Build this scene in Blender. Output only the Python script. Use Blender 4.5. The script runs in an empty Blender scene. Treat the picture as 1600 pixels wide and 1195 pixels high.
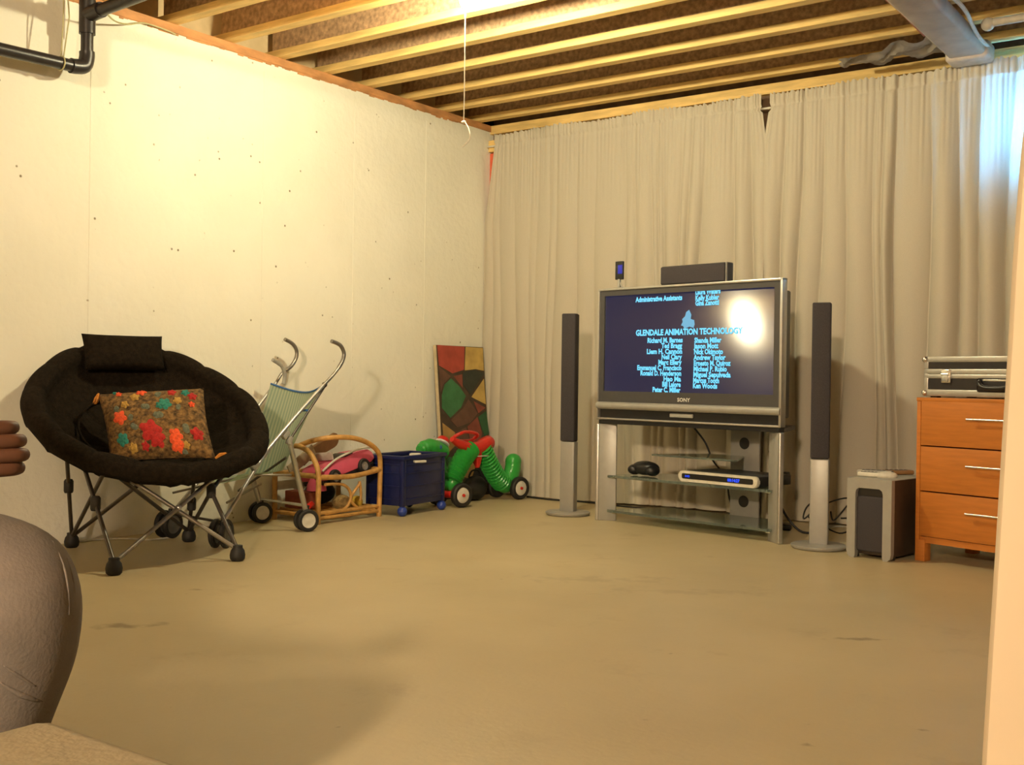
import bpy, bmesh, math, random
from mathutils import Vector, Matrix, Euler
random.seed(7)
PI = math.pi
S = bpy.context.scene
COL = S.collection

# ------------------------------------------------------------------ camera
F = 1727.86
CAM = Vector((4.36707610845314, -5.814844819974335, 0.7439119104972237))
RT = Vector((0.81125774, 0.58451824, 0.01411737))
UP = Vector((-0.01370788, -0.00512427, 0.99989291))
FW = Vector((-0.58452799, 0.81136439, -0.0038554))
cd = bpy.data.cameras.new('camera'); cam = bpy.data.objects.new('camera', cd); COL.objects.link(cam)
cd.sensor_width = 36; cd.lens = F / 1600 * 36; cd.clip_start = .05; cd.clip_end = 60
cam.matrix_world = Matrix(((RT.x, UP.x, -FW.x, CAM.x), (RT.y, UP.y, -FW.y, CAM.y), (RT.z, UP.z, -FW.z, CAM.z), (0, 0, 0, 1)))
S.camera = cam
# ------------------------------------------------------------------ world, exposure, lamp strengths
w = bpy.data.worlds.new('world'); S.world = w; w.use_nodes = True
w.node_tree.nodes['Background'].inputs[0].default_value = (1.0, .72, .42, 1)
w.node_tree.nodes['Background'].inputs[1].default_value = .0
S.view_settings.view_transform = 'Standard'; S.view_settings.look = 'None'
S.view_settings.exposure = 0.0; S.view_settings.gamma = 1; S.view_settings.use_curve_mapping = False
BULB_NEAR = 2250          # the bulb seen in the picture
BULB_FAR = 1450          # the bulb behind the camera
BULB_COL = (1.0, .885, .565)
WINDOW_LIGHT = 95
LAMP1 = (1.53, -2.23, 2.30)
LAMP2 = (4.95, -9.0, 2.24)
ROOM_H = 2.35; JB = 2.39; SUB = 2.66

# ------------------------------------------------------------------ helpers
def ray(x, y): return FW + RT * ((x - 800) / F) - UP * ((y - 597.5) / F)
def at(x, y, X=None, Y=None, Z=None, D=None):
    d = ray(x, y)
    if X is not None: t = (X - CAM.x) / d.x
    elif Y is not None: t = (Y - CAM.y) / d.y
    elif Z is not None: t = (Z - CAM.z) / d.z
    else: t = D
    return CAM + d * t

def mat(name, col, rough=.6, metal=0., var=.12, nscale=30, bump=0., bscale=None, spec=.5, emit=None, es=1., sheen=0, alpha=None, trans=0, detail=3, col2=None, stretch=None):
    m = bpy.data.materials.new(name); m.use_nodes = True
    nt = m.node_tree; b = nt.nodes['Principled BSDF']
    b.inputs['Roughness'].default_value = rough; b.inputs['Metallic'].default_value = metal
    b.inputs['Specular IOR Level'].default_value = spec
    if sheen: b.inputs['Sheen Weight'].default_value = sheen
    c1 = tuple(max(0, c * (1 - var)) for c in col) + (1,)
    c2 = tuple(min(1, c * (1 + var)) for c in (col2 or col)) + (1,)
    tc = nt.nodes.new('ShaderNodeTexCoord'); n = nt.nodes.new('ShaderNodeTexNoise')
    n.inputs['Scale'].default_value = nscale; n.inputs['Detail'].default_value = detail
    src = tc.outputs['Object']
    if stretch:
        mp = nt.nodes.new('ShaderNodeMapping'); mp.inputs['Scale'].default_value = stretch
        nt.links.new(src, mp.inputs[0]); src = mp.outputs[0]
    nt.links.new(src, n.inputs['Vector'])
    r = nt.nodes.new('ShaderNodeValToRGB')
    r.color_ramp.elements[0].position = .3; r.color_ramp.elements[0].color = c1
    r.color_ramp.elements[1].position = .7; r.color_ramp.elements[1].color = c2
    nt.links.new(n.outputs[0], r.inputs[0]); nt.links.new(r.outputs[0], b.inputs['Base Color'])
    if bump:
        n2 = nt.nodes.new('ShaderNodeTexNoise'); n2.inputs['Scale'].default_value = bscale or nscale * 3
        nt.links.new(src, n2.inputs['Vector'])
        bp = nt.nodes.new('ShaderNodeBump'); bp.inputs['Strength'].default_value = bump; bp.inputs['Distance'].default_value = .01
        nt.links.new(n2.outputs[0], bp.inputs['Height']); nt.links.new(bp.outputs[0], b.inputs['Normal'])
    if emit:
        b.inputs['Emission Color'].default_value = (*emit, 1); b.inputs['Emission Strength'].default_value = es
    if trans: b.inputs['Transmission Weight'].default_value = trans
    return m

def finish(name, bm, m, parent=None, smooth=True, world=False, angle=40):
    me = bpy.data.meshes.new(name)
    bmesh.ops.recalc_face_normals(bm, faces=bm.faces)
    if world and parent is not None:
        r = parent
        M = Matrix.Identity(4)
        while r is not None: M = r.matrix_basis @ M; r = r.parent
        bm.transform(M.inverted())
    bm.to_mesh(me); bm.free()
    for mm in (m if isinstance(m, (list, tuple)) else [m]): me.materials.append(mm)
    if smooth:
        for p in me.polygons: p.use_smooth = True
        try: me.set_sharp_from_angle(angle=math.radians(angle))
        except Exception: pass
    o = bpy.data.objects.new(name, me); COL.objects.link(o)
    if parent is not None: o.parent = parent
    return o

def thing(name, label, cat, loc=(0, 0, 0), rz=0, group=None):
    o = bpy.data.objects.new(name, None); COL.objects.link(o); o.empty_display_size = .1
    o.location = loc; o.rotation_euler = (0, 0, rz)
    o.matrix_basis = Matrix.Translation(loc) @ Matrix.Rotation(rz, 4, 'Z')
    o['label'] = label; o['category'] = cat
    if group: o['group'] = group
    return o
def tag(o, label, cat, group=None):
    o['label'] = label; o['category'] = cat
    if group: o['group'] = group
    return o
def struct(name, bm, m, **k):
    o = finish(name, bm, m, **k); o['kind'] = 'structure'; return o

def box(bm, lo, hi, bev=0, seg=2, M=None, mi=0):
    lo = Vector(lo); hi = Vector(hi)
    r = bmesh.ops.create_cube(bm, size=1)
    vs = r['verts']
    for v in vs:
        v.co = Vector(((lo.x + hi.x) / 2 + v.co.x * (hi.x - lo.x), (lo.y + hi.y) / 2 + v.co.y * (hi.y - lo.y), (lo.z + hi.z) / 2 + v.co.z * (hi.z - lo.z)))
    fs = set(f for v in vs for f in v.link_faces)
    if bev:
        es = list(set(e for v in vs for e in v.link_edges))
        r = bmesh.ops.bevel(bm, geom=es, offset=bev, segments=seg, affect='EDGES', profile=.5)
        fs = set(r['faces']) | set(f for f in fs if f.is_valid)
        vs = list(set(v for f in fs for v in f.verts))
    for f in fs: f.material_index = mi
    if M is not None:
        for v in set(v for f in fs for v in f.verts): v.co = M @ v.co
    return bm
def BM(): return bmesh.new()
def bx(lo, hi, bev=0, seg=2, M=None): return box(BM(), lo, hi, bev, seg, M)

def tube(bm, pts, rad, n=10, caps=True, closed=False):
    pts = [Vector(p) for p in pts]; N = len(pts)
    rads = rad if isinstance(rad, (list, tuple)) else [rad] * N
    rings = []; ref = None
    for i, p in enumerate(pts):
        a = pts[(i - 1) % N] if (i > 0 or closed) else p; b = pts[(i + 1) % N] if (i < N - 1 or closed) else p
        t = (b - a).normalized()
        if ref is None: ref = t.orthogonal().normalized()
        ref = (ref - t * ref.dot(t))
        ref = ref.normalized() if ref.length > 1e-6 else t.orthogonal().normalized()
        q = t.cross(ref)
        rings.append([bm.verts.new(p + (ref * math.cos(2 * PI * k / n) + q * math.sin(2 * PI * k / n)) * rads[i]) for k in range(n)])
    R = N if closed else N - 1
    for i in range(R):
        A = rings[i]; B = rings[(i + 1) % N]
        off = 0
        if closed and i == N - 1:
            off = min(range(n), key=lambda o: sum((A[k].co - B[(k + o) % n].co).length for k in range(n)))
        for k in range(n):
            bm.faces.new((A[k], A[(k + 1) % n], B[(k + 1 + off) % n], B[(k + off) % n]))
    if caps and not closed:
        bm.faces.new(rings[0]); bm.faces.new(rings[-1])
    return bm
def catmull(pts, k=6, closed=False):
    P = [Vector(p) for p in pts]; n = len(P); out = []
    rng = n if closed else n - 1
    for i in range(rng):
        p0 = P[(i - 1) % n] if (closed or i > 0) else P[i]; p1 = P[i]; p2 = P[(i + 1) % n]
        p3 = P[(i + 2) % n] if (closed or i + 2 < n) else P[(i + 1) % n]
        for j in range(k):
            t = j / k
            out.append(.5 * ((2 * p1) + (p2 - p0) * t + (2 * p0 - 5 * p1 + 4 * p2 - p3) * t * t + (-p0 + 3 * p1 - 3 * p2 + p3) * t ** 3))
    if not closed: out.append(P[-1])
    return out
def lathe(bm, prof, n=24, M=None):
    rings = []
    for (r, z) in prof:
        if r < 1e-6: rings.append([bm.verts.new((0, 0, z))])
        else: rings.append([bm.verts.new((r * math.cos(2 * PI * k / n), r * math.sin(2 * PI * k / n), z)) for k in range(n)])
    for A, B in zip(rings, rings[1:]):
        for k in range(n):
            a, b = A[k % len(A)], A[(k + 1) % len(A)]; c, d = B[(k + 1) % len(B)], B[k % len(B)]
            vs = []
            for v in (a, b, c, d):
                if v not in vs: vs.append(v)
            if len(vs) > 2: bm.faces.new(vs)
    if len(rings[0]) > 1: bm.faces.new(rings[0])
    if len(rings[-1]) > 1: bm.faces.new(rings[-1])
    if M is not None:
        for R_ in rings:
            for v in R_: v.co = M @ v.co
    return bm
def prism(bm, poly, h, M=None, bev=0):
    """poly in local xy, extruded along z 0..h, placed with M"""
    a = [bm.verts.new((x, y, 0)) for x, y in poly]; b = [bm.verts.new((x, y, h)) for x, y in poly]
    n = len(poly); fs = [bm.faces.new(a), bm.faces.new(b)]
    for i in range(n): fs.append(bm.faces.new((a[i], a[(i + 1) % n], b[(i + 1) % n], b[i])))
    if bev:
        es = [e for e in fs[1].edges] + [e for e in fs[0].edges]
        r = bmesh.ops.bevel(bm, geom=es, offset=bev, segments=2, affect='EDGES')
        vs = set(v for f in r['faces'] for v in f.verts) | set(v for f in fs if f.is_valid for v in f.verts)
    else: vs = set(a + b)
    if M is not None:
        for v in vs: v.co = M @ v.co
    return bm
def frame_to(p, zdir, xdir=None):
    z = Vector(zdir).normalized(); x = Vector(xdir) if xdir is not None else z.orthogonal()
    x = (x - z * x.dot(z)).normalized(); y = z.cross(x)
    return Matrix(((x.x, y.x, z.x, p[0]), (x.y, y.y, z.y, p[1]), (x.z, y.z, z.z, p[2]), (0, 0, 0, 1)))
def ball(bm, c, r, sc=(1, 1, 1), u=20, v=12, M=None):
    T = Matrix.Translation(c) @ (M or Matrix.Identity(4)) @ Matrix.Diagonal((*sc, 1))
    bmesh.ops.create_uvsphere(bm, u_segments=u, v_segments=v, radius=r, matrix=T); return bm
def puff(w, h, t, nu=24, nv=20, pinch=.5, exp=.45):
    """closed cushion, w along x, h along z, thickness t along y"""
    bm = BM(); L = {}
    for s in (-1, 1):
        for i in range(nu + 1):
            for j in range(nv + 1):
                u = 2 * i / nu - 1; v = 2 * j / nv - 1
                edge = i in (0, nu) or j in (0, nv)
                if edge and s == 1: L[s, i, j] = L[-1, i, j]; continue
                k = (max(0, 1 - u * u) * max(0, 1 - v * v)) ** exp
                x = u * w / 2 * (1 - .07 * pinch * (1 - v * v)); z = v * h / 2 * (1 - .07 * pinch * (1 - u * u))
                L[s, i, j] = bm.verts.new((x, s * t / 2 * k, z))
        for i in range(nu):
            for j in range(nv):
                try: bm.faces.new((L[s, i, j], L[s, i + 1, j], L[s, i + 1, j + 1], L[s, i, j + 1]))
                except ValueError: pass
    return bm
def text_mesh(body, size, m, parent, M, name='credit_text', align='LEFT', width=None, bold=0.0):
    cu = bpy.data.curves.new('text', 'FONT'); cu.body = body; cu.size = size; cu.align_x = align
    cu.offset = bold; cu.extrude = 0; cu.resolution_u = 2
    t = bpy.data.objects.new('text', cu); COL.objects.link(t)
    dg = bpy.context.evaluated_depsgraph_get(); me = bpy.data.meshes.new_from_object(t.evaluated_get(dg))
    bpy.data.objects.remove(t); bpy.data.curves.remove(cu)
    if width:
        xs = [v.co.x for v in me.vertices]; k = width / (max(xs) - min(xs))
        for v in me.vertices: v.co.x *= k
    me.transform(M); me.name = name; me.materials.clear(); me.materials.append(m)
    o = bpy.data.objects.new(name, me); COL.objects.link(o); o.parent = parent
    return o

# ------------------------------------------------------------------ materials
def wall_mat(name, c1, c2):
    m = mat(name, c1, .75, var=.03, nscale=1.3, col2=c2, spec=.2)
    nt = m.node_tree; b = nt.nodes['Principled BSDF']; tc = [n for n in nt.nodes if n.type == 'TEX_COORD'][0]
    base = b.inputs['Base Color'].links[0].from_socket
    n = nt.nodes.new('ShaderNodeTexNoise'); n.inputs['Scale'].default_value = 9; n.inputs['Detail'].default_value = 6; nt.links.new(tc.outputs['Object'], n.inputs['Vector'])
    v = nt.nodes.new('ShaderNodeTexVoronoi'); v.inputs['Scale'].default_value = 16; nt.links.new(tc.outputs['Object'], v.inputs['Vector'])
    r = nt.nodes.new('ShaderNodeValToRGB'); r.color_ramp.elements[0].position = .05; r.color_ramp.elements[1].position = .115
    r.color_ramp.elements[0].color = (1, 1, 1, 1); r.color_ramp.elements[1].color = (0, 0, 0, 1)
    nt.links.new(v.outputs['Distance'], r.inputs[0])
    r2 = nt.nodes.new('ShaderNodeValToRGB'); r2.color_ramp.elements[0].position = .53; r2.color_ramp.elements[1].position = .58
    nt.links.new(n.outputs[0], r2.inputs[0])
    mu = nt.nodes.new('ShaderNodeMath'); mu.operation = 'MULTIPLY'; nt.links.new(r.outputs[0], mu.inputs[0]); nt.links.new(r2.outputs[0], mu.inputs[1])
    mx = nt.nodes.new('ShaderNodeMixRGB'); mx.inputs[2].default_value = (.22, .18, .11, 1)
    nt.links.new(mu.outputs[0], mx.inputs[0]); nt.links.new(base, mx.inputs[1]); nt.links.new(mx.outputs[0], b.inputs['Base Color'])
    n3 = nt.nodes.new('ShaderNodeTexNoise'); n3.inputs['Scale'].default_value = 22; n3.inputs['Detail'].default_value = 5; nt.links.new(tc.outputs['Object'], n3.inputs['Vector'])
    sb = nt.nodes.new('ShaderNodeMath'); sb.operation = 'SUBTRACT'; nt.links.new(n3.outputs[0], sb.inputs[0]); nt.links.new(mu.outputs[0], sb.inputs[1])
    bp = nt.nodes.new('ShaderNodeBump'); bp.inputs['Strength'].default_value = .5; bp.inputs['Distance'].default_value = .01
    nt.links.new(sb.outputs[0], bp.inputs['Height']); nt.links.new(bp.outputs[0], b.inputs['Normal'])
    return m
M_wall = wall_mat('painted_concrete', (.80, .79, .68), (.84, .83, .73))
M_wall2 = mat('plain_wall', (.30, .28, .24), .8, var=.04, nscale=2, spec=.2)
M_back = mat('dark_sheathing', (.16, .10, .06), .8, nscale=14, var=.3)
def floor_mat():
    m = mat('sealed_concrete', (.50, .42, .25), .42, var=.05, nscale=1.2, col2=(.54, .455, .275), spec=.35, detail=6)
    nt = m.node_tree; b = nt.nodes['Principled BSDF']; tc = [n for n in nt.nodes if n.type == 'TEX_COORD'][0]
    base = b.inputs['Base Color'].links[0].from_socket
    n = nt.nodes.new('ShaderNodeTexNoise'); n.inputs['Scale'].default_value = 3.2; n.inputs['Detail'].default_value = 8; n.inputs['Roughness'].default_value = .65
    nt.links.new(tc.outputs['Object'], n.inputs['Vector'])
    r = nt.nodes.new('ShaderNodeValToRGB'); r.color_ramp.elements[0].position = .60; r.color_ramp.elements[1].position = .78
    r.color_ramp.elements[1].color = (.5, .5, .5, 1)
    nt.links.new(n.outputs[0], r.inputs[0])
    mx = nt.nodes.new('ShaderNodeMixRGB'); mx.inputs[2].default_value = (.31, .235, .13, 1)
    nt.links.new(r.outputs[0], mx.inputs[0]); nt.links.new(base, mx.inputs[1])
    # small stains with a shape of their own
    n2 = nt.nodes.new('ShaderNodeTexNoise'); n2.inputs['Scale'].default_value = 11; n2.inputs['Detail'].default_value = 3; nt.links.new(tc.outputs['Object'], n2.inputs['Vector'])
    r2 = nt.nodes.new('ShaderNodeValToRGB'); r2.color_ramp.elements[0].position = .735; r2.color_ramp.elements[1].position = .77; r2.color_ramp.elements[1].color = (.5, .5, .5, 1)
    nt.links.new(n2.outputs[0], r2.inputs[0])
    mx2 = nt.nodes.new('ShaderNodeMixRGB'); mx2.inputs[2].default_value = (.2, .15, .09, 1)
    nt.links.new(r2.outputs[0], mx2.inputs[0]); nt.links.new(mx.outputs[0], mx2.inputs[1]); last = mx2.outputs[0]
    # stains with a shape of their own, at their places on the slab
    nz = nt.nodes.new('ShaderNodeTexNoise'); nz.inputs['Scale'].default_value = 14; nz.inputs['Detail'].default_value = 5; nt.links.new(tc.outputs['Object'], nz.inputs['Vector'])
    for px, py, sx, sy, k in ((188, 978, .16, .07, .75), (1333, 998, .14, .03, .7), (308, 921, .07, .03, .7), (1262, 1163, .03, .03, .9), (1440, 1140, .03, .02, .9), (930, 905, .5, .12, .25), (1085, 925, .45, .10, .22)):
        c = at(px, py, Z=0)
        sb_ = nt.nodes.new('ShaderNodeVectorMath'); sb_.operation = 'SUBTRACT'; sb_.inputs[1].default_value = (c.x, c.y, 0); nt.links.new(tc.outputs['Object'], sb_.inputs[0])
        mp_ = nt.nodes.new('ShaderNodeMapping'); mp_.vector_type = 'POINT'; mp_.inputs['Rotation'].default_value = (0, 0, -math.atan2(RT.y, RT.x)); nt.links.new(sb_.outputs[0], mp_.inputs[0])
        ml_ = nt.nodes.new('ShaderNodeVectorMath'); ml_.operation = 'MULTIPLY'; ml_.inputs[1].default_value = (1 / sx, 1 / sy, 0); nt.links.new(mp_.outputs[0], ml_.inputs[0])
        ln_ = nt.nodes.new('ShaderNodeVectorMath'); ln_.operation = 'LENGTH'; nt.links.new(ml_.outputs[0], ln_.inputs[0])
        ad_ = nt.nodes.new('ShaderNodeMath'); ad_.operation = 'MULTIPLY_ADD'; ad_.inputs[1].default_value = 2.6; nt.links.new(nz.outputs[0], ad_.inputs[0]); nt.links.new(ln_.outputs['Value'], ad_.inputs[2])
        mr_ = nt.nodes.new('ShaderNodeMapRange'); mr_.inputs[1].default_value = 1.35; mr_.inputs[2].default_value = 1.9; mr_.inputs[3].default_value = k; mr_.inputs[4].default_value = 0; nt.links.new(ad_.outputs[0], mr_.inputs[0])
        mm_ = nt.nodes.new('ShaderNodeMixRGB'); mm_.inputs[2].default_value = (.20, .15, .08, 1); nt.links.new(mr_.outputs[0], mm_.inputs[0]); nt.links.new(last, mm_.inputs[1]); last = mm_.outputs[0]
    nt.links.new(last, b.inputs['Base Color'])
    rr = nt.nodes.new('ShaderNodeMapRange'); rr.inputs[3].default_value = .33; rr.inputs[4].default_value = .55
    nt.links.new(n.outputs[0], rr.inputs[0]); nt.links.new(rr.outputs[0], b.inputs['Roughness'])
    bp = nt.nodes.new('ShaderNodeBump'); bp.inputs['Strength'].default_value = .15; bp.inputs['Distance'].default_value = .004
    n4 = nt.nodes.new('ShaderNodeTexNoise'); n4.inputs['Scale'].default_value = 60; nt.links.new(tc.outputs['Object'], n4.inputs['Vector'])
    nt.links.new(n4.outputs[0], bp.inputs['Height']); nt.links.new(bp.outputs[0], b.inputs['Normal'])
    return m
M_floor = floor_mat()
def curtain_mat():
    m = bpy.data.materials.new('cotton_curtain'); m.use_nodes = True; nt = m.node_tree
    out = nt.nodes['Material Output']; nt.nodes.remove(nt.nodes['Principled BSDF'])
    d = nt.nodes.new('ShaderNodeBsdfDiffuse'); t = nt.nodes.new('ShaderNodeBsdfTranslucent'); mx = nt.nodes.new('ShaderNodeMixShader')
    mx.inputs[0].default_value = .22
    tc = nt.nodes.new('ShaderNodeTexCoord'); n = nt.nodes.new('ShaderNodeTexNoise'); n.inputs['Scale'].default_value = 220
    nt.links.new(tc.outputs['Object'], n.inputs['Vector'])
    r = nt.nodes.new('ShaderNodeValToRGB'); r.color_ramp.elements[0].color = (.60, .56, .46, 1); r.color_ramp.elements[1].color = (.68, .635, .53, 1)
    nt.links.new(n.outputs[0], r.inputs[0]); nt.links.new(r.outputs[0], d.inputs[0]); nt.links.new(r.outputs[0], t.inputs[0])
    nt.links.new(d.outputs[0], mx.inputs[1]); nt.links.new(t.outputs[0], mx.inputs[2]); nt.links.new(mx.outputs[0], out.inputs[0])
    return m
M_curtain = curtain_mat()
M_lumber = mat('spruce_flange', (.80, .56, .21), .7, var=.16, nscale=6, stretch=(1, 8, 8), bump=.2)
M_sill = mat('sill_lumber', (.50, .24, .09), .7, var=.25, nscale=9, stretch=(3, 1, 3), bump=.2)
M_osb = mat('osb_web', (.46, .30, .17), .8, var=.35, nscale=45, bump=.3)
M_subfl = mat('subfloor_sheet', (.30, .19, .10), .85, var=.25, nscale=25)
M_rim = mat('rim_board', (.60, .46, .26), .8, var=.1, nscale=12)
M_blackpipe = mat('black_plastic_pipe', (.025, .022, .022), .35, var=.2)
M_wire = mat('hanger_wire', (.45, .42, .22), .5)
M_cordw = mat('white_cord', (.7, .68, .6), .6)
M_cordb = mat('black_cord', (.012, .012, .012), .6)
M_bulb = mat('bulb_glow', (.9, .9, .85), .4, emit=BULB_COL, es=BULB_NEAR)
M_bulb2 = mat('bulb_glow_rear', (.9, .9, .85), .4, emit=(1, .76, .50), es=BULB_FAR)
M_porc = mat('porcelain', (.75, .73, .68), .3)
M_cushion = mat('dark_corduroy', (.014, .010, .006), .95, var=.35, nscale=60, bump=.5, bscale=180, spec=.1)
M_tubedark = mat('dark_steel_tube', (.10, .09, .08), .4, metal=.7)
M_tubegrey = mat('grey_steel_tube', (.30, .28, .25), .35, metal=.8)
M_rubber = mat('black_rubber', (.014, .013, .012), .6)
M_alu = mat('brushed_aluminium', (.55, .54, .52), .35, metal=.85, var=.05)
M_silver = mat('silver_plastic', (.34, .335, .31), .4, metal=.25, var=.04)
M_dkgrey = mat('dark_grey_plastic', (.055, .055, .058), .45, var=.05)
M_black = mat('black_plastic', (.012, .012, .013), .35, var=.1)
M_grille = mat('speaker_cloth', (.042, .038, .045), .9, var=.2, nscale=300, bump=.3)
M_greyplastic = mat('grey_plastic', (.33, .33, .30), .5)
M_rattan = mat('rattan_cane', (.50, .27, .075), .4, var=.25, nscale=25, bump=.2)
M_blue = mat('blue_plastic', (.006, .013, .085), .35, var=.1)
M_blue2 = mat('blue_caster', (.02, .05, .30), .35)
M_green = mat('green_plastic', (.03, .33, .05), .3, var=.06)
M_red = mat('red_plastic', (.55, .02, .012), .3, var=.06)
M_white = mat('white_plastic', (.62, .60, .52), .4)
M_pink = mat('pink_plastic', (.62, .10, .17), .25, var=.05)
M_yellow = mat('yellow_plush', (.55, .36, .04), .8, var=.15, nscale=80)
M_tan = mat('tan_straw', (.30, .20, .07), .8, var=.3, nscale=60, bump=.4)
M_woodbrown = mat('brown_wood', (.24, .13, .05), .5, var=.2, nscale=14)
M_chest = mat('orange_beech', (.46, .16, .028), .45, var=.12, nscale=7, stretch=(1, 1, 10), spec=.35)
M_caseblk = mat('black_case_panel', (.014, .011, .012), .5)
M_steel = mat('bright_steel', (.7, .68, .64), .25, metal=.9)
M_grey_up = mat('grey_upholstery', (.17, .145, .125), .95, var=.08, nscale=40, bump=.25, bscale=160, spec=.12, sheen=.15)
M_brownc = mat('brown_plush', (.05, .024, .013), .95, var=.3, nscale=30, bump=.5, spec=.1)
M_column = mat('cream_column_paint', (.76, .64, .47), .8, var=.03, nscale=3, spec=.15)
M_poly = mat('poly_film', (.55, .50, .45), .3, var=.15, nscale=20, bump=.6, bscale=25)
M_duct = mat('wrapped_beam', (.50, .42, .34), .7, var=.15, nscale=9, bump=.3)
M_redins = mat('red_backing', (.70, .13, .06), .6)
M_glass = mat('shelf_glass', (.50, .62, .56), .04, trans=.85, var=.02, spec=.5)
M_tgreen = mat('mint_stripe_fabric', (.42, .55, .40), .9, var=.06, nscale=8)
def stripe_fabric():
    m = mat('striped_mint_fabric', (.50, .60, .46), .9, var=.05)
    nt = m.node_tree; b = nt.nodes['Principled BSDF']; tc = [n for n in nt.nodes if n.type == 'TEX_COORD'][0]
    wv = nt.nodes.new('ShaderNodeTexWave'); wv.inputs['Scale'].default_value = 22; wv.inputs['Distortion'].default_value = .3
    nt.links.new(tc.outputs['Object'], wv.inputs['Vector'])
    r = nt.nodes.new('ShaderNodeValToRGB'); r.color_ramp.elements[0].color = (.36, .50, .40, 1); r.color_ramp.elements[1].color = (.62, .68, .52, 1)
    nt.links.new(wv.outputs[0], r.inputs[0]); nt.links.new(r.outputs[0], b.inputs['Base Color'])
    return m
M_sling = stripe_fabric()
M_bluetrim = mat('blue_trim', (.04, .13, .33), .7)

# ------------------------------------------------------------------ structure
X1, Y1 = 7.8, -10.8
struct('floor', bx((-.15, Y1, -.12), (X1, .15, 0)), M_floor, smooth=False)
wl = struct('wall_left', bx((-.2, Y1, 0), (0, .15, ROOM_H)), M_wall, smooth=False)
for px in (140, 410, 552, 664):
    p = at(px, 400, X=0); bm = bx((0.0, p.y - .006, .35), (.0022, p.y + .006, 2.3), .001, 1)
    finish('form_seam', bm, M_wall, wl)
WX0, WX1, WZ0, WZ1 = 3.17, 4.0, 1.82, 2.18
bm = BM()
for lo, hi in (((0, 0, 0), (X1, .15, WZ0)), ((0, 0, WZ1), (X1, .15, SUB)), ((0, 0, WZ0), (WX0, .15, WZ1)), ((WX1, 0, WZ0), (X1, .15, WZ1))): box(bm, lo, hi)
struct('wall_back', bm, M_back, smooth=False)
struct('wall_right', bx((X1, Y1, 0), (X1 + .15, .15, SUB)), M_wall2, smooth=False)
struct('wall_rear', bx((-.2, Y1 - .15, 0), (X1 + .15, Y1, SUB)), M_wall2, smooth=False)
struct('trim_1', bx((-.16, Y1, ROOM_H), (.008, -.0, JB)), M_sill, smooth=False)      # sill plate on the wall
struct('trim_2', bx((-.16, Y1, JB), (-.10, .0, SUB)), M_rim, smooth=False)           # rim board behind the joist ends
struct('trim_3', bx((.0, -.036, 2.335), (X1, -.001, JB)), M_lumber, smooth=False)      # top plate over the back wall
# ragged caulk edge under the sill plate
bm = BM(); y = -.3
while y > -4.4:
    L = random.uniform(.02, .06); h = random.uniform(.001, .012)
    box(bm, (0, y - L, ROOM_H - h), (.004, y, ROOM_H + .002)); y -= L
c = finish('caulk_edge', bm, M_sill, wl, smooth=False); c['kind'] = 'stuff'
ceil = struct('ceiling', bx((-.2, Y1 - .15, SUB), (X1 + .15, .15, SUB + .03)), M_subfl, smooth=False)
JY = [-.175 - .337 * k for k in range(31)]
web_me = fl_me = None
for y in JY:
    if web_me is None:
        bm = BM(); box(bm, (-.06, -.005, JB + .035), (X1, .005, SUB - .035)); wob = finish('joist', bm, M_osb, ceil, smooth=False)
        web_me = wob.data
        fb = finish('bottom_flange', bx((-.10, -.03, JB), (X1, .03, JB + .036), .002, 1), M_lumber, wob, smooth=False)
        ft = finish('top_flange', bx((-.10, -.03, SUB - .036), (X1, .03, SUB), .002, 1), M_lumber, wob, smooth=False)
        fl_me = (fb.data, ft.data)
    else:
        wob = bpy.data.objects.new('joist', web_me); COL.objects.link(wob); wob.parent = ceil
        for nme, d in zip(('bottom_flange', 'top_flange'), fl_me):
            f = bpy.data.objects.new(nme, d); COL.objects.link(f); f.parent = wob
    wob.location = (random.uniform(-.012, .012), y, 0)

# window high behind the right end of the curtain
win = struct('window_1', BM(), M_white)
bm = BM()
for lo, hi in (((WX0, .10, WZ0), (WX1, .14, WZ0 + .03)), ((WX0, .10, WZ1 - .03), (WX1, .14, WZ1)), ((WX0, .10, WZ0), (WX0 + .03, .14, WZ1)), ((WX1 - .03, .10, WZ0), (WX1, .14, WZ1)), ((3.585, .10, WZ0), (3.615, .14, WZ1))):
    box(bm, lo, hi, .003)
finish('window_frame', bm, M_white, win)
M_pane = mat('daylight_pane', (.5, .6, .7), .1, emit=(.09, .44, 1.0), es=WINDOW_LIGHT)
for a, b in ((WX0 + .03, 3.585), (3.615, WX1 - .03)): finish('pane', bx((a, .116, WZ0 + .03), (b, .124, WZ1 - .03)), M_pane, win)

# red-faced insulation strip at the corner, behind the curtain edge
bm = bx((.004, -.045, 1.2), (.10, -.004, 2.21), .008); tag(finish('insulation_strip', bm, M_redins), 'red faced insulation strip showing between the left wall and curtain edge', 'insulation')
bm = bx((.004, -.06, 2.215), (.09, -.004, 2.29), .004); tag(finish('wood_block', bm, M_lumber), 'small yellow wood block above the red strip in the corner', 'block')

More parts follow.
